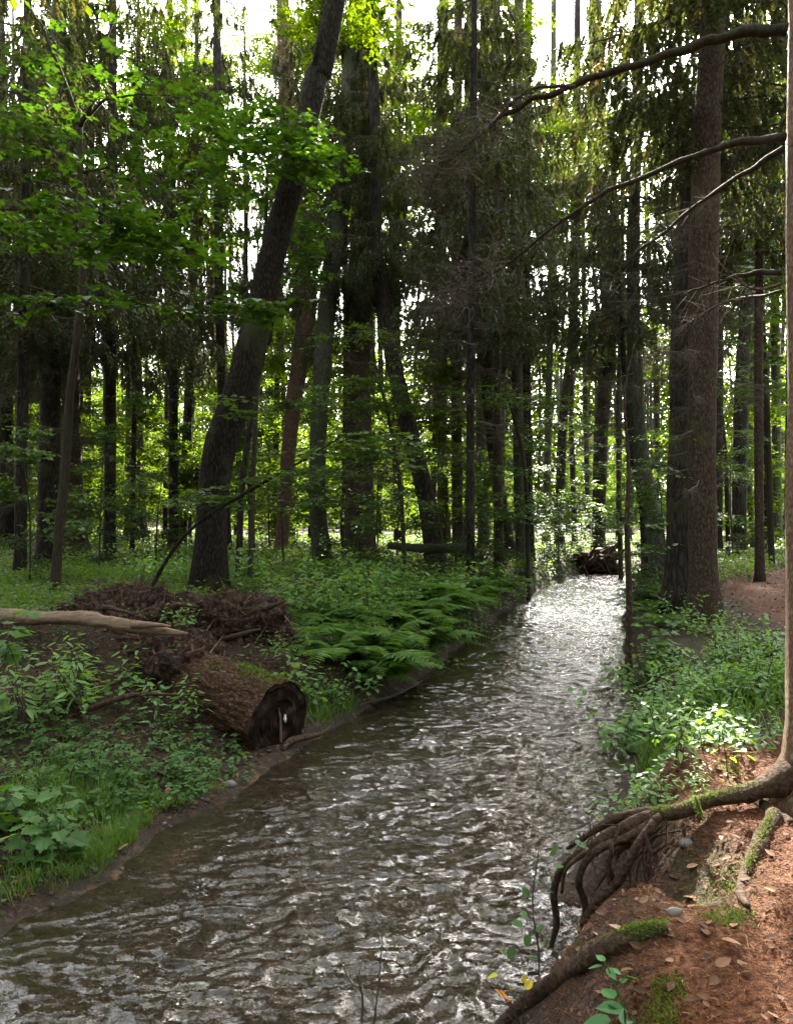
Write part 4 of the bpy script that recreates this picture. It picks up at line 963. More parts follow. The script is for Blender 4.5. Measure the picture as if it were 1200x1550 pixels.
# ------------------------------------------------------------------ the sawn log with its root plate
def fallen_log():
    rng = np.random.default_rng(8)
    c = np.array([-1.08, 6.88, .27]); ax = np.array([-.80, .59, .10]); ax /= np.linalg.norm(ax)
    root = thing('fallen_log', 'sawn log with furrowed bark and upturned root plate on the left bank', 'log', tuple(c + ax * 1.2 - [0, 0, .3]))
    # bark along the axis, built in a frame where x runs along the log so that the furrows follow it
    n, sd = 110, 150; t = np.linspace(0, 2.0, n); rad = .365 + .03 * t
    u = np.cross(ax, [0, 0, 1]); u /= np.linalg.norm(u); v = np.cross(u, ax)
    th = np.linspace(0, 2 * np.pi, sd, endpoint=False)
    T, H = np.meshgrid(t, th, indexing='ij')
    wq = .35 * noise(np.cos(H) * 4, np.sin(H) * 4, T * 6, 17); fur = np.minimum(1, 1.6 * np.abs(noise(np.cos(H) * 13 + 20 + wq, np.sin(H) * 13 + wq, T * 5.0, 14))); fur2 = noise(np.cos(H) * 3, np.sin(H) * 3, T * 1.5, 15)
    rr = rad[:, None] * (1 + .05 * fur2) + .026 * (fur - .6) * (.25 + .75 * sm(T / .2)) + .006 * noise(np.cos(H) * 30, np.sin(H) * 30, T * 18, 19)
    loc = np.stack([T, np.cos(H) * rr, np.sin(H) * rr], -1)
    i, j = np.meshgrid(np.arange(n - 1), np.arange(sd), indexing='ij'); j2 = (j + 1) % sd
    f = np.stack([i * sd + j, i * sd + j2, (i + 1) * sd + j2, (i + 1) * sd + j], -1).reshape(-1, 4)
    mb = MB(); mb.add(loc.reshape(-1, 3), [f])
    me = mb.mesh('bark', [M['bark_log']], True); o = link('bark', me, root)
    from mathutils import Matrix
    mw = Matrix(((ax[0], u[0], v[0], c[0]), (ax[1], u[1], v[1], c[1]), (ax[2], u[2], v[2], c[2]), (0, 0, 0, 1)))
    o.matrix_local = Matrix.Translation(-Vector(root.location)) @ mw
    # cut face with rings, a crack and a pale chip
    mb = MB(); nr = 12
    rim = loc[0][:, 1:]; vv = [np.array([[.02, 0, 0]])]; ff = []
    for k in range(1, nr + 1):
        s = k / nr; wob = .010 * noise(rim[:, 0] * 9 * s, rim[:, 1] * 9 * s, k, 5)
        vv.append(np.column_stack([np.full(sd, .0) + wob + (.012 if k == nr else 0), rim[:, 0] * s * .985, rim[:, 1] * s * .985]))
    V = np.concatenate(vv)
    ff3 = np.array([[0, 1 + (q + 1) % sd, 1 + q] for q in range(sd)])
    ff4 = np.array([[1 + (k - 1) * sd + q, 1 + (k - 1) * sd + (q + 1) % sd, 1 + k * sd + (q + 1) % sd, 1 + k * sd + q] for k in range(1, nr) for q in range(sd)])
    mb.add(V, [ff3, ff4])
    m, tt = newmat('dark sawn wood')
    mp = coords(tt, (1, 1, 1)); wv = nd(tt, 'ShaderNodeTexWave', Scale=7.0, Distortion=2.5, Detail=4.0); wv.wave_type = 'RINGS'; wv.rings_direction = 'X'
    nz_ = nd(tt, 'ShaderNodeTexNoise', Scale=9.0, Detail=6.0); tt.links.new(mp.outputs[0], wv.inputs['Vector']); tt.links.new(mp.outputs[0], nz_.inputs['Vector'])
    ad = nd(tt, 'ShaderNodeMath', operation='MULTIPLY_ADD'); ad.inputs[1].default_value = .06; tt.links.new(wv.outputs['Fac'], ad.inputs[0]); tt.links.new(nz_.outputs[0], ad.inputs[2])
    rp = ramp(tt, [(.40, (.007, .0045, .003)), (.60, (.024, .015, .010)), (.80, (.085, .053, .033))]); tt.links.new(ad.outputs[0], rp.inputs[0])
    pb = nd(tt, 'ShaderNodeBsdfPrincipled', Roughness=.95); pb.inputs['Specular IOR Level'].default_value = .05; tt.links.new(rp.outputs[0], pb.inputs['Base Color'])
    bm = nd(tt, 'ShaderNodeBump', Strength=.7, Distance=.02); tt.links.new(ad.outputs[0], bm.inputs['Height']); tt.links.new(bm.outputs[0], pb.inputs['Normal'])
    finish(m, tt, pb.outputs[0])
    o = link('cut_face', mb.mesh('cut_face', [m], False), root); o.matrix_local = Matrix.Translation(-Vector(root.location)) @ mw
    mb = MB(); tube(mb, [c - ax * .008 + u * -.03 + v * .13, c - ax * .006 + u * .01, c - ax * .008 + u * .03 - v * .2], [.004, .013, .011], 6, 12, rough=.4, freq=20)
    part('crack', mb, [M['wood_pale']], root)
    mb = MB(); tube(mb, [c - ax * .02 + u * .05 + v * .06, c - ax * .03 + u * .045 + v * .02, c - ax * .02 + u * .06 - v * .02], [.006, .018, .007], 6, 9, rough=.5, freq=30)
    part('wood_chip', mb, [tint_mat('fresh split wood', [(0, (.7, .66, .6)), (1, (.7, .66, .6))])], root)
    # moss and small plants over the top of the bark
    mb = MB(); n_ = 3000; tq = rng.uniform(.02, 1.2, n_); thq = rng.normal(np.pi / 2 + .15, .33, n_)
    p = c + ax * tq[:, None] + (u * np.cos(thq)[:, None] * -1 + v * np.sin(thq)[:, None]) * (.372 + .03 * tq)[:, None]
    keep = noise(p[:, 0] * 5, p[:, 1] * 5, 0, 4) > -.2; p = p[keep]; n_ = len(p)
    mb.inst(FATBLADE, p, rot_zxy(rng.uniform(0, 6.28, n_), rng.uniform(.1, 1.2, n_), rng.normal(0, .4, n_)), rng.uniform(.6, 1.8, n_) * .022, np.clip(rng.normal(.45, .25, n_), 0, 1))
    part('moss', mb, [M['moss']], root)
    # root plate: soil clods and torn roots
    def clod(cen, size, seed):
        mb = MB(); nu, nv = 60, 40
        U, V_ = np.meshgrid(np.linspace(0, 2 * np.pi, nu, endpoint=False), np.linspace(.02, np.pi - .02, nv), indexing='ij')
        D = np.stack([np.cos(U) * np.sin(V_), np.sin(U) * np.sin(V_), np.cos(V_)], -1)
        s = 1 + .42 * fbm(D[..., 0] * 1.8, D[..., 1] * 1.8, D[..., 2] * 1.8, seed, 3) + .26 * fbm(D[..., 0] * 7, D[..., 1] * 7, D[..., 2] * 7, seed + 5, 3)
        Pt = D * s[..., None] * np.array(size) + cen
        i, j = np.meshgrid(np.arange(nu), np.arange(nv - 1), indexing='ij')
        f = np.stack([i * nv + j, i * nv + j + 1, ((i + 1) % nu) * nv + j + 1, ((i + 1) % nu) * nv + j], -1).reshape(-1, 4)
        mb.add(Pt.reshape(-1, 3), [f[:, ::-1]], 0, .5)
        return mb, Pt.reshape(-1, 3)
    fib = MB()
    for cen, size, seed, nf in (((-3.05, 8.75, .78), (1.0, .5, .50), 3, 1300), ((-1.82, 8.55, .82), (.62, .34, .42), 9, 1100), ((-2.25, 7.72, .44), (.62, .46, .46), 15, 500), ((-3.9, 8.2, .55), (.9, .6, .36), 21, 500), ((-2.9, 8.15, .55), (.85, .4, .38), 27, 800)):
        mb, Pt = clod(np.array(cen), size, seed)
        part('root_plate', mb, [M['clod']], root, True)
        k = rng.integers(0, len(Pt), nf); a = Pt[k]; dv = (a - cen); dv /= np.linalg.norm(dv, axis=1)[:, None]
        dv = dv * .5 + rng.normal(0, .7, (nf, 3)); dv[:, 2] -= .15; dv /= np.linalg.norm(dv, axis=1)[:, None]
        thin_twigs(fib, a - dv * .04, a + dv * rng.uniform(.06, .34, nf)[:, None], rng.uniform(.002, .008, nf), 0, rng.random(nf))
    for a, b, c_, r0 in (((-2.0, 8.5, .95), (-1.5, 8.3, 1.12), (-1.22, 8.2, 1.22), .05), ((-2.1, 8.4, .7), (-1.75, 8.1, .85), (-1.45, 7.95, .95), .045), ((-2.6, 8.4, .9), (-2.4, 8.1, 1.18), (-2.1, 7.9, 1.2), .05), ((-3.3, 8.5, 1.0), (-3.2, 8.2, 1.15), (-2.8, 8.0, 1.1), .045), ((-3.7, 8.3, .7), (-3.5, 7.8, .75), (-3.1, 7.5, .6), .04), ((-1.8, 8.4, .9), (-1.7, 8.2, .7), (-1.5, 8.0, .45), .05), ((-2.9, 8.4, .6), (-2.9, 7.8, .6), (-2.5, 7.4, .4), .05)):
        mb = MB(); tube(mb, [a, b, c_], [r0, r0 * .8, r0 * .25], 8, 16, rough=.3, freq=9); part('torn_root', mb, [M['root']], root, True)
    part('root_fibres', fib, [M['soil_fibre']], root)
M['clod'] = bark_mat('dark clod of soil and roots', (.006, .004, .003), (.030, .018, .013), (.11, .066, .045), (14, 14, 14), 1.0, dist=.05)
fallen_log()

def broken_branch():
    root = thing('broken_branch', 'pale barkless broken branch lying across the root plate', 'branch', tuple(P(140, 945, 7.4)))
    mb = MB(); tube(mb, [P(-40, 925, 7.9), P(40, 935, 7.7), (P(120, 936, 7.5)), P(200, 948, 7.35), P(262, 957, 7.25), P(284, 959, 7.22)], [.072, .070, .066, .062, .036, .010], 22, 70, rough=.30, freq=8, ribs=.16, seed=4)
    part('wood', mb, [M['wood_pale']], root, True)
    mb = MB(); tube(mb, [P(200, 946, 7.3), P(235, 946, 7.2), P(258, 948, 7.15)], [.04, .028, .01], 8, 12, rough=.3, freq=9); part('splinter', mb, [M['wood_pale']], root, True)
    root = thing('fallen_branch', 'thin brown branch lying on the soil below the root plate', 'branch', tuple(P(160, 1070, 6.6)))
    mb = MB(); tube(mb, [P(100, 1090, 6.6), P(150, 1068, 6.6), P(205, 1052, 6.7), P(270, 1052, 6.7)], [.012, .028, .024, .01], 8, 20, rough=.2, freq=9); part('wood', mb, [M['root']], root, True)
    root = thing('driftwood_branch', 'bent driftwood branch at the water edge beside the sawn log', 'branch', tuple(P(450, 1125, 7.0)))
    mb = MB(); tube(mb, [P(428, 1135, 6.75), P(440, 1122, 6.9), P(470, 1115, 7.05), P(492, 1108, 7.2), P(505, 1092, 7.4)], [.02, .035, .028, .02, .006], 8, 24, rough=.2, freq=9)
    tube(mb, [P(478, 1113, 7.1), P(484, 1100, 7.15), P(490, 1092, 7.2)], [.012, .01, .004], 6, 8); part('wood', mb, [M['root']], root, True)
    root = thing('driftwood_branch', 'long thin dry stick along the water edge under the ferns', 'branch', tuple(P(560, 1065, 8.6)))
    mb = MB(); tube(mb, [P(512, 1088, 7.9), P(550, 1066, 8.4), P(600, 1052, 8.8), P(640, 1030, 9.3)], [.012, .014, .012, .005], 6, 20, rough=.2, freq=9); part('wood', mb, [M['dead_twig']], root, True)
    root = thing('fallen_log', 'short mossy log lying across the foot of the left-leaning trunk', 'log', tuple(P(650, 832, 19)))
    mb = MB(); tube(mb, [P(590, 826, 20), P(640, 830, 19), P(700, 829, 18.2), P(708, 828, 18.1)], [.10, .12, .12, .09], 14, 24, rough=.15, freq=5); part('wood', mb, [M['bark_mossy']], root, True)
    root = thing('root_stump', 'dark upturned root stump at the bend of the brook', 'stump', tuple(P(905, 845, 27)))
    mb = MB(); nu, nv = 40, 24; rng = np.random.default_rng(5)
    U, V_ = np.meshgrid(np.linspace(0, 2 * np.pi, nu, endpoint=False), np.linspace(.02, np.pi - .02, nv), indexing='ij')
    D = np.stack([np.cos(U) * np.sin(V_), np.sin(U) * np.sin(V_), np.cos(V_)], -1); s = 1 + .9 * fbm(D[..., 0] * 2.2, D[..., 1] * 2.2, D[..., 2] * 2.2, 5, 4)
    Pt = D * s[..., None] * np.array([.85, .6, .42]) + P(905, 850, 27.5)
    i, j = np.meshgrid(np.arange(nu), np.arange(nv - 1), indexing='ij'); f = np.stack([i * nv + j, ((i + 1) % nu) * nv + j, ((i + 1) % nu) * nv + j + 1, i * nv + j + 1], -1).reshape(-1, 4)
    mb.add(Pt.reshape(-1, 3), [f]); part('clod', mb, [M['clod']], root, True)
    mb = MB()
    for k in range(14):
        a = P(905 + rng.uniform(-25, 25), 845 + rng.uniform(-15, 10), 27); tube(mb, [a, a + rng.normal(0, .3, 3), a + rng.normal(0, .6, 3)], [.05, .03, .008], 5, 8)
    part('torn_roots', mb, [M['root']], root)
    root = thing('dry_twig', 'bare forked twig standing in the water at the bottom', 'twig', tuple(G(560, 1530)))
    mb = MB(); d = 2.9
    tube(mb, [P(545, 1600, d), P(548, 1505, d), P(532, 1490, d), P(515, 1455, d)], [.005, .004, .003, .0015], 5, 16)
    tube(mb, [P(548, 1505, d), P(543, 1480, d), P(546, 1462, d)], [.003, .002, .001], 5, 8)
    part('stem', mb, [M['twig']], root)
    root = thing('dry_twig', 'thin straight dry stalk standing in the water at the bottom', 'twig', tuple(G(575, 1500)))
    mb = MB(); d = 2.85
    tube(mb, [P(560, 1600, d), P(574, 1480, d), P(580, 1390, d)], [.004, .003, .0012], 5, 14); tube(mb, [P(578, 1410, d), P(562, 1382, d)], [.0015, .001], 4, 5)
    part('stem', mb, [M['twig']], root)
broken_branch()

# ------------------------------------------------------------------ ferns
def fern_mesh(seed, nf=11, length=.75):
    rng = np.random.default_rng(seed); mb = MB()
    for k in range(nf):
        a = k * 6.283 / nf + rng.normal(0, .25); L = length * rng.uniform(.65, 1.1); e = rng.uniform(.75, 1.3)
        t = np.linspace(0, 1, 26)
        hx = L * (np.sin(e) * .0 + t * math.cos(e) + .25 * t ** 2); hz = L * (t * math.sin(e) - .62 * t ** 2.2)
        sp = np.column_stack([np.cos(a) * hx, np.sin(a) * hx, hz])
        tube(mb, sp[::4], np.linspace(.005, .0015, len(sp[::4])), 3, raw=True, mat=1, cap=False)
        tg = np.gradient(sp, axis=0); tg /= np.linalg.norm(tg, axis=1)[:, None]
        idx = np.arange(3, 26)
        for s in (-1, 1):
            pl = L * .26 * np.sin(np.clip((t[idx] - .04) / .96, 0, 1) ** .7 * np.pi * .96 + .12) * rng.uniform(.85, 1.1, len(idx))
            yaw = np.arctan2(tg[idx, 1], tg[idx, 0]) - np.pi / 2 + s * 1.25
            rm = rot_zxy(yaw, -.12 + rng.normal(0, .08, len(idx)) + tg[idx, 2] * .25, np.full(len(idx), s * -.35 * 0))
            tv = PINNA[0].copy(); mb.inst((tv, PINNA[1]), sp[idx], rm, pl, np.clip(rng.normal(.5, .15, len(idx)), 0, 1))
    return mb.mesh('fern_fronds', [M['fern'], M['twig']])
FERN = [fern_mesh(s, n_, l) for s, n_, l in ((1, 13, 1.05), (2, 11, .95), (3, 15, 1.15))]
def fern(px, py, sc, label, group, i):
    p = G(px, py); o = thing('fern', label, 'fern', (p[0], p[1], p[2] - .02), group)
    f = link('fronds', FERN[i % 3], o); f.scale = (sc, sc, sc); f.rotation_euler = (0, 0, i * 1.7)
for i, (px, py, sc, lab) in enumerate(((560, 1035, 1.0, 'big light green fern nearest the sawn log on the left bank'), (612, 1020, .95, 'fern arching over the water below the fern bank'), (505, 1000, .9, 'fern just right of the root plate'),
        (700, 925, 1.2, 'bluish green fern at the far end of the left bank'))):
    fern(px, py, sc, lab, None, i)
for i, (px, py, sc) in enumerate(((590, 985, .9), (540, 985, .9), (640, 985, .9), (520, 955, .9), (575, 950, .9), (630, 945, .9), (670, 955, .9), (480, 950, .8), (660, 920, 1.0), (600, 925, .9), (730, 905, 1.1), (760, 895, 1.1), (690, 900, 1.0), (640, 900, 1.0), (450, 965, .7), (560, 1015, 1.0), (620, 960, 1.0), (655, 935, 1.0), (700, 910, 1.1))):
    fern(px, py, sc * 1.15, 'green fern in the dense fern bank along the left water edge', 'ferns of the left bank', i + 3)
for i, (px, py, sc) in enumerate(((985, 930, .8), (1005, 905, .8), (965, 915, .7), (1000, 950, .7))):
    fern(px, py, sc, 'dark green fern at the foot of the spruce pair by the water', 'ferns under the spruce pair', i + 1)

# ------------------------------------------------------------------ herbs and brambles
def herb_mesh(seed, tmpl, leaf, nstem=6, h=.4, k=5, mat='fresh', tint0=.5, spread=.18, tilt=.3, tri=False):
    rng = np.random.default_rng(seed); mb = MB()
    for s in range(nstem):
        a = rng.uniform(0, 6.28); lean = rng.uniform(.1, .6); hh = h * rng.uniform(.6, 1.15); b = np.array([rng.normal(0, spread), rng.normal(0, spread), -.05])
        t = np.linspace(0, 1, 6); st = b + np.column_stack([np.cos(a) * lean * hh * t ** 1.5, np.sin(a) * lean * hh * t ** 1.5, hh * t])
        tube(mb, st, np.linspace(.005, .002, 6), 4, raw=True, mat=1, tint=.4, cap=False)
        for q in range(k):
            tq = .35 + .65 * q / max(1, k - 1); p = np.array([np.interp(tq, t, st[:, c]) for c in range(3)])
            for w_ in ((0, np.pi) if q < k - 1 else (0, 2.1, 4.2)):
                yaw = q * 1.57 + w_ + a + rng.normal(0, .25); sc = leaf * (1.15 - .5 * tq) * rng.uniform(.8, 1.15)
                pet = .5 * sc * np.array([-math.sin(yaw), math.cos(yaw), .25])
                thin_twigs(mb, [p], [p + pet], .0016, 1, .5)
                ys = [yaw] if not tri else [yaw, yaw + 1.15, yaw - 1.15]
                m = len(ys)
                mb.inst(tmpl, np.repeat([p + pet], m, 0), rot_zxy(np.array(ys), rng.normal(-.12, tilt, m), rng.normal(0, tilt, m)), sc * np.array([1.0] + [.85] * (m - 1)), np.clip(rng.normal(tint0, .2, m), 0, 1))
    return mb.mesh('herb_leaves', [M[mat], M['twig']])
HERB = {'broad': [herb_mesh(201, OVATE, .10, 7, .42, 5, tint0=.65), herb_mesh(202, TOOTH, .09, 8, .36, 5, tint0=.75), herb_mesh(203, TOOTH, .11, 6, .5, 6, tint0=.6), herb_mesh(204, LANCE, .12, 8, .45, 6, tint0=.8)],
        'bramble': [herb_mesh(211, TOOTH, .075, 7, .26, 3, 'herb', .4, .2, .25, True), herb_mesh(212, TOOTH, .07, 6, .2, 3, 'herb', .45, .22, .2, True)],
        'maple': [herb_mesh(221, MAPLE, .17, 5, .42, 3, 'herb', .4, .12, .25), herb_mesh(222, MAPLE, .14, 5, .36, 3, 'herb', .5, .12, .25)]}
def herb(name, cat, kind, i, px, py, sc, label, group=None, pos=None, lift=0.0):
    p = np.array(pos) if pos is not None else G(px, py)
    o = thing(name, label, cat, (p[0], p[1], p[2] + lift), group)
    me = HERB[kind][i % len(HERB[kind])]
    f = link('leaves', me, o); f.scale = (sc, sc, sc); f.rotation_euler = (0, 0, i * 2.1 + px)
rh = random.Random(15)
# left bank
for i, (px, py, sc, lab) in enumerate(((55, 1300, .85, 'broad lobed seedling at the lower left water edge'), (100, 1285, .7, 'lobed seedling beside the bright grass tuft at the lower left'), (15, 1260, .9, 'tall lobed seedling cut by the left picture edge above the water'))):
    herb('maple_seedling', 'seedling', 'maple', i, px, py, sc, lab)
herb('maple_seedling', 'seedling', 'maple', 1, 50, 960, 1.0, 'seedling with pale shiny leaves before the broken branch', None, P(40, 1000, 5.6))
for i, (px, py, sc) in enumerate(((120, 1190, .9), (160, 1200, .9), (200, 1180, 1.0), (240, 1175, 1.0), (285, 1170, 1.0), (310, 1185, .9), (180, 1215, .9), (265, 1195, .9), (90, 1160, .9), (40, 1160, .9), (140, 1150, .9), (20, 1200, 1.0), (60, 1140, .9), (220, 1140, .8), (300, 1135, .8), (10, 1120, 1.0), (90, 1110, .9), (180, 1100, .8), (260, 1120, .8), (330, 1150, .7), (150, 1120, .8), (30, 1090, .9), (210, 1210, .7), (330, 1170, .6))):
    herb('bramble', 'bramble', 'bramble', i, px, py, sc, 'low three-leaved bramble on the left bank below the root plate', 'brambles of the left bank')
for i, (px, py, sc, lab) in enumerate(((60, 1075, 1.1, 'shrubby herb with pale leaves under the broken branch'), (120, 1070, .9, 'herb with pale leaf pairs right under the broken branch'), (225, 1075, 1.0, 'fresh green herb left of the sawn log bark'), (270, 1090, .9, 'herb in front of the dark soil touching the sawn log'))):
    herb('leafy_herb', 'herb', 'broad', i, px, py, sc, lab)
for i, (px, py, sc, lab) in enumerate(((70, 1085, 1.35, 'tall narrow-leaved herb under the middle of the broken branch'), (135, 1075, 1.25, 'tall narrow-leaved herb left of the thin fallen branch'), (18, 1090, 1.3, 'narrow-leaved herb cut by the left picture edge below the broken branch'))):
    herb('leafy_herb', 'herb', 'broad', 3, px, py, sc, lab)
herb('leafy_herb', 'herb', 'broad', 1, 455, 1060, 1.15, 'pale leafy herb growing behind the cut face of the log')
herb('leafy_herb', 'herb', 'broad', 0, 290, 960, .8, 'small herb with yellowing leaves on top of the root plate', None, (-2.25, 8.0, .95))
for i, (px, py, sc) in enumerate(((480, 1060, .8), (505, 1070, .7), (530, 1050, .8), (420, 1000, .7), (650, 990, .8), (690, 960, .9), (720, 945, .9), (745, 925, 1.0), (780, 905, 1.0), (800, 890, 1.1), (830, 875, 1.1), (700, 975, .8), (735, 960, .7), (660, 1010, .7))):
    herb('leafy_herb', 'herb', 'broad', i, px, py, sc, 'leafy herb hanging over the left water edge among the ferns', 'herbs along the left water edge')
for i in range(46):
    px, py = rh.uniform(345, 700), rh.uniform(868, 955)
    if i % 3 == 0: fern(px, py, rh.uniform(.55, .85), 'small fern in the green carpet between the root plate and the trunks', 'small ferns of the wood floor', i)
    else: herb('leafy_herb', 'herb', 'broad', i, px, py, rh.uniform(1.0, 1.7), 'tall leafy herb standing in the green carpet behind the sawn log', 'tall herbs of the wood floor')
for i in range(14):
    herb('leafy_herb', 'herb', 'broad', i, rh.uniform(0, 340), rh.uniform(850, 890), rh.uniform(1.0, 1.6), 'tall leafy herb in the green carpet behind the root plate at the left', 'tall herbs behind the root plate')
# right bank
lush = []
for k in range(46):
    px = rh.uniform(945, 1180); py = rh.uniform(1000, 1150) if px < 1100 else rh.uniform(975, 1090)
    if px + (py - 1000) * .35 < 965: px += 60
    lush.append((px, py, rh.uniform(.6, 1.0)))
for i, (px, py, sc) in enumerate(lush):
    herb('leafy_herb', 'herb', 'broad' if i % 4 else 'maple', i, px, py, sc * (1 if i % 4 else .7), 'fresh pale green herb in the lush patch between brook and near trunk', 'herbs of the lush right bank patch')
for i, (px, py, sc, lab) in enumerate(((990, 1020, .9, 'lobed seedling leaning over the water left of the lush patch'), (1010, 985, 1.0, 'lobed seedling behind the lush patch below the spruce pair'), (950, 1110, .5, 'small lobed seedling drooping over the water at the patch edge'))):
    herb('maple_seedling', 'seedling', 'maple', i, px, py, sc, lab)
for i, (px, py, sc) in enumerate(((1040, 960, .9), (1075, 965, .9), (1015, 950, .9), (1045, 930, .8), (1095, 950, .8), (1005, 930, .8))):
    herb('leafy_herb', 'herb', 'broad', i, px, py, sc, 'dark green herb around the feet of the spruce pair', 'herbs under the spruce pair')
for i, (px, py, sc) in enumerate(((980, 1240, .5), (945, 1255, .5), (1000, 1220, .45), (1060, 1205, .4))):
    herb('leafy_herb', 'herb', 'broad', i, px, py, sc, 'small herb on the bank edge above the hanging roots', 'herbs above the hanging roots')

# slender seedling in front of the hanging roots, yellow leaves, bramble shoot in the corner
def corner_plants():
    rng = np.random.default_rng(19)
    d = 3.15; b = G(815, 1475); d = b[1]
    root = thing('seedling', 'slender faded seedling standing before the hanging roots', 'seedling', tuple(b))
    mb = MB(); tube(mb, [b - [0, 0, .05], P(815, 1440, d), P(806, 1370, d), P(812, 1310, d), P(818, 1270, d)], [.005, .004, .0035, .003, .0015], 5, 20); part('stem', mb, [M['twig']], root)
    mb = MB(); L = [(775, 1395, .07), (800, 1415, .06), (818, 1400, .06), (790, 1345, .055), (830, 1350, .05), (815, 1300, .06), (845, 1285, .09), (870, 1275, .08), (775, 1435, .065), (800, 1450, .06), (790, 1380, .05), (825, 1425, .05), (760, 1440, .05), (850, 1310, .06), (805, 1330, .05)]
    p = np.array([P(a, b_, d + rng.uniform(-.06, .06)) for a, b_, s in L]); n_ = len(L)
    mb.inst(TOOTH, p, rot_zxy(rng.uniform(0, 6.28, n_), rng.normal(-.2, .35, n_), rng.normal(0, .35, n_)), np.array([s for a, b_, s in L]), rng.uniform(.1, .6, n_))
    st = np.array([P(np.interp(b_, [1270, 1310, 1370, 1440, 1475], [818, 812, 806, 815, 815]), b_ + 12, d) for a, b_, s in L]); thin_twigs(mb, st, p, .0015, 1, .5)
    part('leaves', mb, [M['herb'], M['twig']], root)
    root = thing('seedling', 'little seedling with yellow and orange leaves at the bottom water edge', 'seedling', tuple(G(790, 1545)))
    mb = MB(); b = G(790, 1560); d = b[1]
    for a, c in ((768, 1512), (795, 1498), (740, 1478), (752, 1530)): tube(mb, [b, P((790 + a) / 2, (1550 + c) / 2, d), P(a, c, d)], [.003, .002, .001], 4, 8)
    part('stem', mb, [M['twig']], root)
    mb = MB(); L = [(768, 1512, .05, .1), (774, 1500, .045, .3), (795, 1498, .045, .55), (788, 1488, .035, .6), (740, 1478, .05, .95), (762, 1520, .04, 0)]
    mb.inst(OVATE, np.array([P(a, c, d) for a, c, s, t_ in L]), rot_zxy(rng.uniform(0, 6.28, 6), rng.uniform(.2, .9, 6), rng.normal(0, .5, 6)), np.array([s for a, c, s, t_ in L]) * 1.2, np.array([t_ for *_, t_ in L]))
    part('leaves', mb, [M['yellow_leaf']], root)
    b = G(945, 1545); d = b[1] - .05
    root = thing('bramble', 'fresh bright green bramble shoot in front at the bottom', 'bramble', tuple(b))
    mb = MB(); q = [b - [0, 0, .05], P(945, 1530, d), P(930, 1490, d), P(915, 1455, d)]; tube(mb, q, [.004, .0035, .003, .0015], 5, 14)
    tube(mb, [P(932, 1495, d), P(948, 1478, d - .02), P(955, 1468, d - .04)], [.002, .0015, .001], 4, 8); part('stem', mb, [M['green_stem']], root)
    mb = MB(); L = [(945, 1528, .085, 1.6, .2), (920, 1520, .085, -1.2, .3), (930, 1512, .07, .3, .5), (955, 1540, .09, -2.2, .3), (925, 1545, .1, 1.3, .4), (940, 1550, .09, -.9, .5), (948, 1478, .045, -1.2, .6), (940, 1476, .04, .9, .6), (945, 1482, .045, 2.7, .5), (915, 1456, .04, .4, .7), (912, 1462, .045, 1.5, .7), (918, 1466, .04, -2.6, .6)]
    n_ = len(L); mb.inst(OVATE, np.array([P(a, c, d + rng.uniform(-.03, .03)) for a, c, *_ in L]), rot_zxy(np.array([l[3] for l in L]), rng.normal(-.1, .25, n_), rng.normal(0, .2, n_)), np.array([l[2] for l in L]) * 1.05, np.array([l[4] for l in L]))
    part('leaves', mb, [M['green_leaf']], root)
M['green_stem'] = tint_mat('green stem', [(0, (.08, .14, .03)), (1, (.10, .16, .04))])
corner_plants()

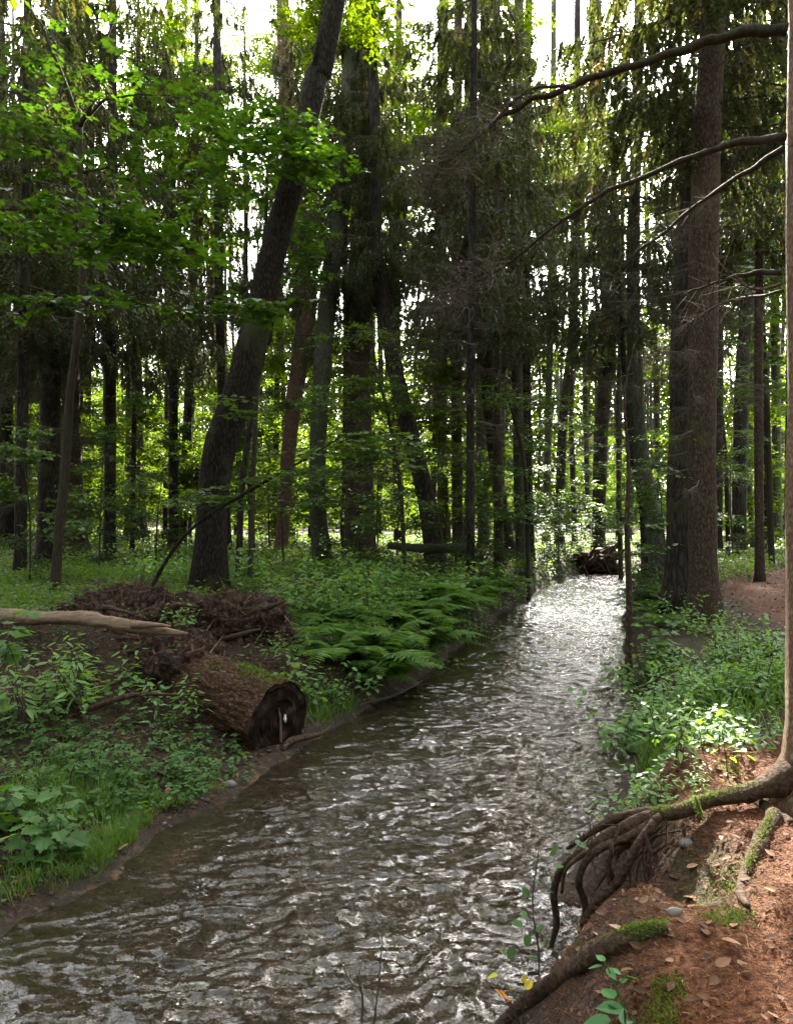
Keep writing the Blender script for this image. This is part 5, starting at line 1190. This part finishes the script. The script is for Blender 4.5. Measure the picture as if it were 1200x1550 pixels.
# ------------------------------------------------------------------ grass, ground cover and litter (nobody could count these)
def stuff(name, mb, mats, label, cat):
    o = link(name, mb.mesh(name, mats)); o['kind'] = 'stuff'; o['label'] = label; o['category'] = cat
def build_stuff():
    rng = np.random.default_rng(33); mb = MB()
    def tufts(px, py, s, n, size, lift=(.7, 1.4)):
        c = G(px, py); xy = rng.normal(0, 1, (n, 2)) * [s, s * 1.1] + c[:2]; zz = gz(xy[:, 0], xy[:, 1]); k = zz > .03; xy, zz = xy[k], zz[k]; m = len(zz)
        mb.inst(BLADE, np.column_stack([xy, zz - .01]), rot_zxy(rng.uniform(0, 6.28, m), rng.uniform(*lift, m), rng.normal(0, .3, m)), rng.uniform(.5, 1.2, m) * size, np.clip(rng.normal(.5, .25, m), 0, 1))
    for px, py, s, n, size in ((110, 1200, .2, 1000, .17), (170, 1225, .16, 700, .15), (70, 1230, .2, 500, .16), (190, 1275, .13, 1100, .12), (150, 1300, .12, 900, .12), (215, 1255, .1, 500, .11), (110, 1320, .12, 500, .1), (250, 1220, .12, 400, .12), (310, 1195, .1, 260, .10), (40, 1340, .12, 400, .14), (490, 1085, .12, 300, .2), (520, 1070, .1, 200, .2),
                               (1120, 1060, .35, 900, .26), (985, 1150, .14, 400, .24), (1160, 1040, .2, 500, .24), (1050, 1120, .25, 500, .2), (950, 1170, .06, 150, .16)):
        tufts(px, py, s, n, size)
    stuff('grass', mb, [M['grass']], 'tufts of fresh grass on the bank edges', 'grass')
    # ground cover on the wood floor
    mb = MB(); n = 150000
    d = 9.5 + 34 * rng.random(n) ** 1.5; x = rng.uniform(-.62, .62, n) * d * 1.05
    L = np.interp(d, LY, LX); Rr = np.interp(d, RY, RX)
    left = x < L - .15; right = (x > Rr + .6) & (d > 15.5)
    pat = fbm(x * .7, d * .7, 0, 50, 3); k = (left & (pat > -.28)) | (right & (pat > -.05))
    k &= ~((x < -1.2) & (d < 9.4)); x, d, pat = x[k], d[k], pat[k]; n = len(x)
    z = gz(x, d) + (.03 + .30 * rng.random(n) ** 1.3 * (.6 + .8 * np.clip(pat + .3, 0, 1)))
    mb.inst(RHOMB, np.column_stack([x, d, z]), rot_zxy(rng.uniform(0, 6.28, n), rng.normal(-.2, .4, n), rng.normal(0, .4, n)), rng.uniform(.035, .085, n) * np.interp(d, [9, 20, 40], [1.1, 1.6, 2.2]), np.clip(rng.normal(.5, .25, n) + pat * .3, 0, 1))
    stuff('ground_cover', mb, [M['cover']], 'low green ground cover on the floor of the wood', 'ground cover')
    # small weeds close by on both banks
    mb = MB(); n = 26000; x = rng.uniform(-6, 4.5, n); d = rng.uniform(3.2, 11, n); L = np.interp(d, LY, LX); Rr = np.interp(d, RY, RX)
    pat = fbm(x * 1.6, d * 1.6, 0, 57, 3)
    k = ((x < L - .1) & (pat > .0)) | ((x > Rr + .25) & (d > 4.4) & (d < 8.6) & (pat > .02)); x, d = x[k], d[k]; n = len(x)
    mb.inst(OVATE, np.column_stack([x, d, gz(x, d) + rng.uniform(.01, .12, n)]), rot_zxy(rng.uniform(0, 6.28, n), rng.normal(-.1, .35, n), rng.normal(0, .35, n)), rng.uniform(.025, .06, n), np.clip(rng.normal(.45, .25, n), 0, 1))
    stuff('small_weeds', mb, [M['herb']], 'small weeds sprinkled over the near banks', 'weeds')
    # litter
    mb = MB(); n = 16000; x = rng.uniform(-6, 6, n); d = 1.6 + 12 * rng.random(n) ** 1.4; L = np.interp(d, LY, LX); Rr = np.interp(d, RY, RX)
    k = (x < L - .05) | (x > Rr + .05); x, d = x[k], d[k]; n = len(x)
    mb.inst(OVATE, np.column_stack([x, d, gz(x, d) + .012]), rot_zxy(rng.uniform(0, 6.28, n), rng.normal(0, .25, n), rng.normal(0, .3, n)), rng.uniform(.012, .05, n), np.clip(rng.beta(1.5, 3.2, n), 0, 1))
    n = 1800; x = rng.uniform(.5, 3.2, n); d = rng.uniform(1.6, 5.4, n); k = x > np.interp(d, RY, RX) + .12; x, d = x[k], d[k]; n = len(x)
    mb.inst(TOOTH, np.column_stack([x, d, gz(x, d) + .014]), rot_zxy(rng.uniform(0, 6.28, n), rng.normal(0, .5, n), rng.normal(0, .5, n)), rng.uniform(.008, .032, n), np.clip(rng.beta(1.6, 2.2, n), 0, 1))
    n = 9000; x = rng.uniform(3, 14, n); d = rng.uniform(8, 20, n); Rr = np.interp(d, RY, RX); k = x > Rr + 1; x, d = x[k], d[k]; n = len(x)
    mb.inst(OVATE, np.column_stack([x, d, gz(x, d) + .012]), rot_zxy(rng.uniform(0, 6.28, n), rng.normal(0, .25, n), rng.normal(0, .3, n)), rng.uniform(.03, .07, n), np.clip(rng.beta(2, 2.5, n), 0, 1))
    n = 420; x = rng.uniform(-5, -.2, n); d = rng.uniform(4, 9.5, n); k = x < np.interp(d, LY, LX) - .08; x, d = x[k], d[k]; n = len(x)
    a = np.column_stack([x, d, gz(x, d) + .015]); th = rng.uniform(0, 6.28, n); ln = rng.uniform(.06, .4, n); e = a + np.column_stack([np.cos(th) * ln, np.sin(th) * ln, 0 * ln]); e[:, 2] = gz(e[:, 0], e[:, 1]) + rng.uniform(.01, .07, n)
    thin_twigs(mb, a, e, rng.uniform(.0015, .005, n), 0, np.clip(rng.beta(2, 2, n), 0, 1))
    n = 5000; x = rng.uniform(-5, -.5, n); d = rng.uniform(4.2, 9.5, n); k = x < np.interp(d, LY, LX) - .1; x, d = x[k], d[k]; n = len(x)
    mb.inst(TOOTH, np.column_stack([x, d, gz(x, d) + .016]), rot_zxy(rng.uniform(0, 6.28, n), rng.normal(0, .45, n), rng.normal(0, .45, n)), rng.uniform(.02, .06, n), np.clip(rng.beta(1.7, 2.4, n), 0, 1))
    stuff('leaf_litter', mb, [M['litter']], 'brown fallen leaves on both banks', 'litter')
    mb = MB(); n = 75000; x = rng.uniform(.3, 3.2, n); d = 1.5 + 3.8 * rng.random(n) ** 1.2; Rr = np.interp(d, RY, RX); k = (x > Rr + .25); x, d = x[k], d[k]; n = len(x)
    a = np.column_stack([x, d, gz(x, d) + .006]); th = rng.uniform(0, 6.28, n); ln = rng.uniform(.014, .036, n)
    thin_twigs(mb, a, a + np.column_stack([np.cos(th) * ln, np.sin(th) * ln, rng.normal(.003, .006, n)]), .0013, 0, np.clip(rng.normal(.55, .25, n), 0, 1))
    n = 260; x = rng.uniform(.3, 3.2, n); d = rng.uniform(1.7, 5, n); Rr = np.interp(d, RY, RX); k = (x > Rr + .15); x, d = x[k], d[k]; n = len(x)
    a = np.column_stack([x, d, gz(x, d) + .01]); th = rng.uniform(0, 6.28, n); ln = rng.uniform(.05, .2, n)
    thin_twigs(mb, a, a + np.column_stack([np.cos(th) * ln, np.sin(th) * ln, rng.normal(.0, .02, n)]), .002, 0, np.clip(rng.normal(.6, .25, n), 0, 1))
    stuff('fallen_needles', mb, [M['needles']], 'red brown spruce needles carpeting the right bank', 'needles')
    mb = MB(); nu, nv = 8, 6; U, V_ = np.meshgrid(np.linspace(0, 2 * np.pi, nu, endpoint=False), np.linspace(.05, np.pi - .05, nv), indexing='ij')
    D = np.stack([np.cos(U) * np.sin(V_), np.sin(U) * np.sin(V_), np.cos(V_)], -1) * np.array([1, .75, .5]); D *= (1 + .25 * noise(D[..., 0] * 2, D[..., 1] * 2, D[..., 2] * 2, 3))[..., None]
    i, j = np.meshgrid(np.arange(nu), np.arange(nv - 1), indexing='ij'); f = np.stack([i * nv + j, i * nv + j + 1, ((i + 1) % nu) * nv + j + 1, ((i + 1) % nu) * nv + j], -1).reshape(-1, 4)[:, ::-1]
    n = 700; d = 3.3 + 6 * rng.random(n) ** 1.3; x = np.interp(d, LY, LX) + rng.normal(.12, .28, n); m_ = rng.random(n) < .3; x = np.where(m_, np.interp(d, RY, RX) + rng.normal(.02, .12, n), x)
    mb.inst((D.reshape(-1, 3), [list(q) for q in f]), np.column_stack([x, d, gz(x, d)]), rot_zxy(rng.uniform(0, 6.28, n), rng.normal(0, .2, n), rng.normal(0, .2, n)), rng.uniform(.006, .03, n) * rng.uniform(.5, 1.3, n), rng.beta(1.5, 3, n))
    stuff('pebbles', mb, [tint_mat('wet pebble', [(0, (.03, .026, .022)), (.7, (.09, .078, .065)), (1, (.2, .18, .16))], rough=.5)], 'small pebbles strewn along the water edges', 'pebbles')
build_stuff()

def single_leaves():
    rng = np.random.default_rng(71)
    for px, py, s, t_, lab in ((1120, 1440, .058, .8, 'large tan fallen leaf on the red needles at the lower right'), (880 + 160, 1322, .045, .9, 'orange-brown fallen leaf in the hollow under the roots'), (945, 1420, .05, 1.0, 'pale yellow fallen leaf beside the lower mossy root'), (897, 1420, .055, 1.0, 'whitish fallen leaf between hanging roots and mossy root'), (1035, 1365, .06, .6, 'wide brown fallen leaf in the hollow'), (1085, 1475, .05, .6, 'brown fallen leaf left of the large tan leaf'), (1110, 1225, .06, .7, 'curled brown leaf below the mossy root'), (180, 1293, .06, 1.0, 'pale fallen leaf at the left water edge'), (128, 1228, .05, 1.0, 'pale fallen leaf in the grass at the left')):
        p = G(px, py); mb = MB()
        mb.inst(TOOTH, [p + [0, 0, .025]], rot_zxy(np.array([rng.uniform(0, 6.28)]), np.array([.35]), np.array([rng.normal(0, .3)])), s * 1.2, t_)
        o = link('fallen_leaf', mb.mesh('fallen_leaf', [M['litter']])); o['label'] = lab; o['category'] = 'leaf'
    for px, py, r_, lab in ((1038, 1280, .035, 'small grey stone in the soil behind the hanging roots'), (1020, 1385, .03, 'small stone in the hollow above the lower mossy root'), (348, 1190, .05, 'flat brown stone at the left water edge before the sawn log')):
        p = G(px, py); mb = MB(); nu, nv = 18, 12
        U, V_ = np.meshgrid(np.linspace(0, 2 * np.pi, nu, endpoint=False), np.linspace(.02, np.pi - .02, nv), indexing='ij')
        D = np.stack([np.cos(U) * np.sin(V_), np.sin(U) * np.sin(V_), np.cos(V_)], -1); s = 1 + .25 * fbm(D[..., 0] * 1.7, D[..., 1] * 1.7, D[..., 2] * 1.7, int(px), 2)
        Pt = D * s[..., None] * np.array([r_, r_ * .8, r_ * .6]) + p + [0, 0, r_ * .25]
        i, j = np.meshgrid(np.arange(nu), np.arange(nv - 1), indexing='ij'); f = np.stack([i * nv + j, i * nv + j + 1, ((i + 1) % nu) * nv + j + 1, ((i + 1) % nu) * nv + j], -1).reshape(-1, 4)
        mb.add(Pt.reshape(-1, 3), [f[:, ::-1]], 0, .25); o = link('stone', mb.mesh('stone', [M['stone']], True)); o['label'] = lab; o['category'] = 'stone'
single_leaves()
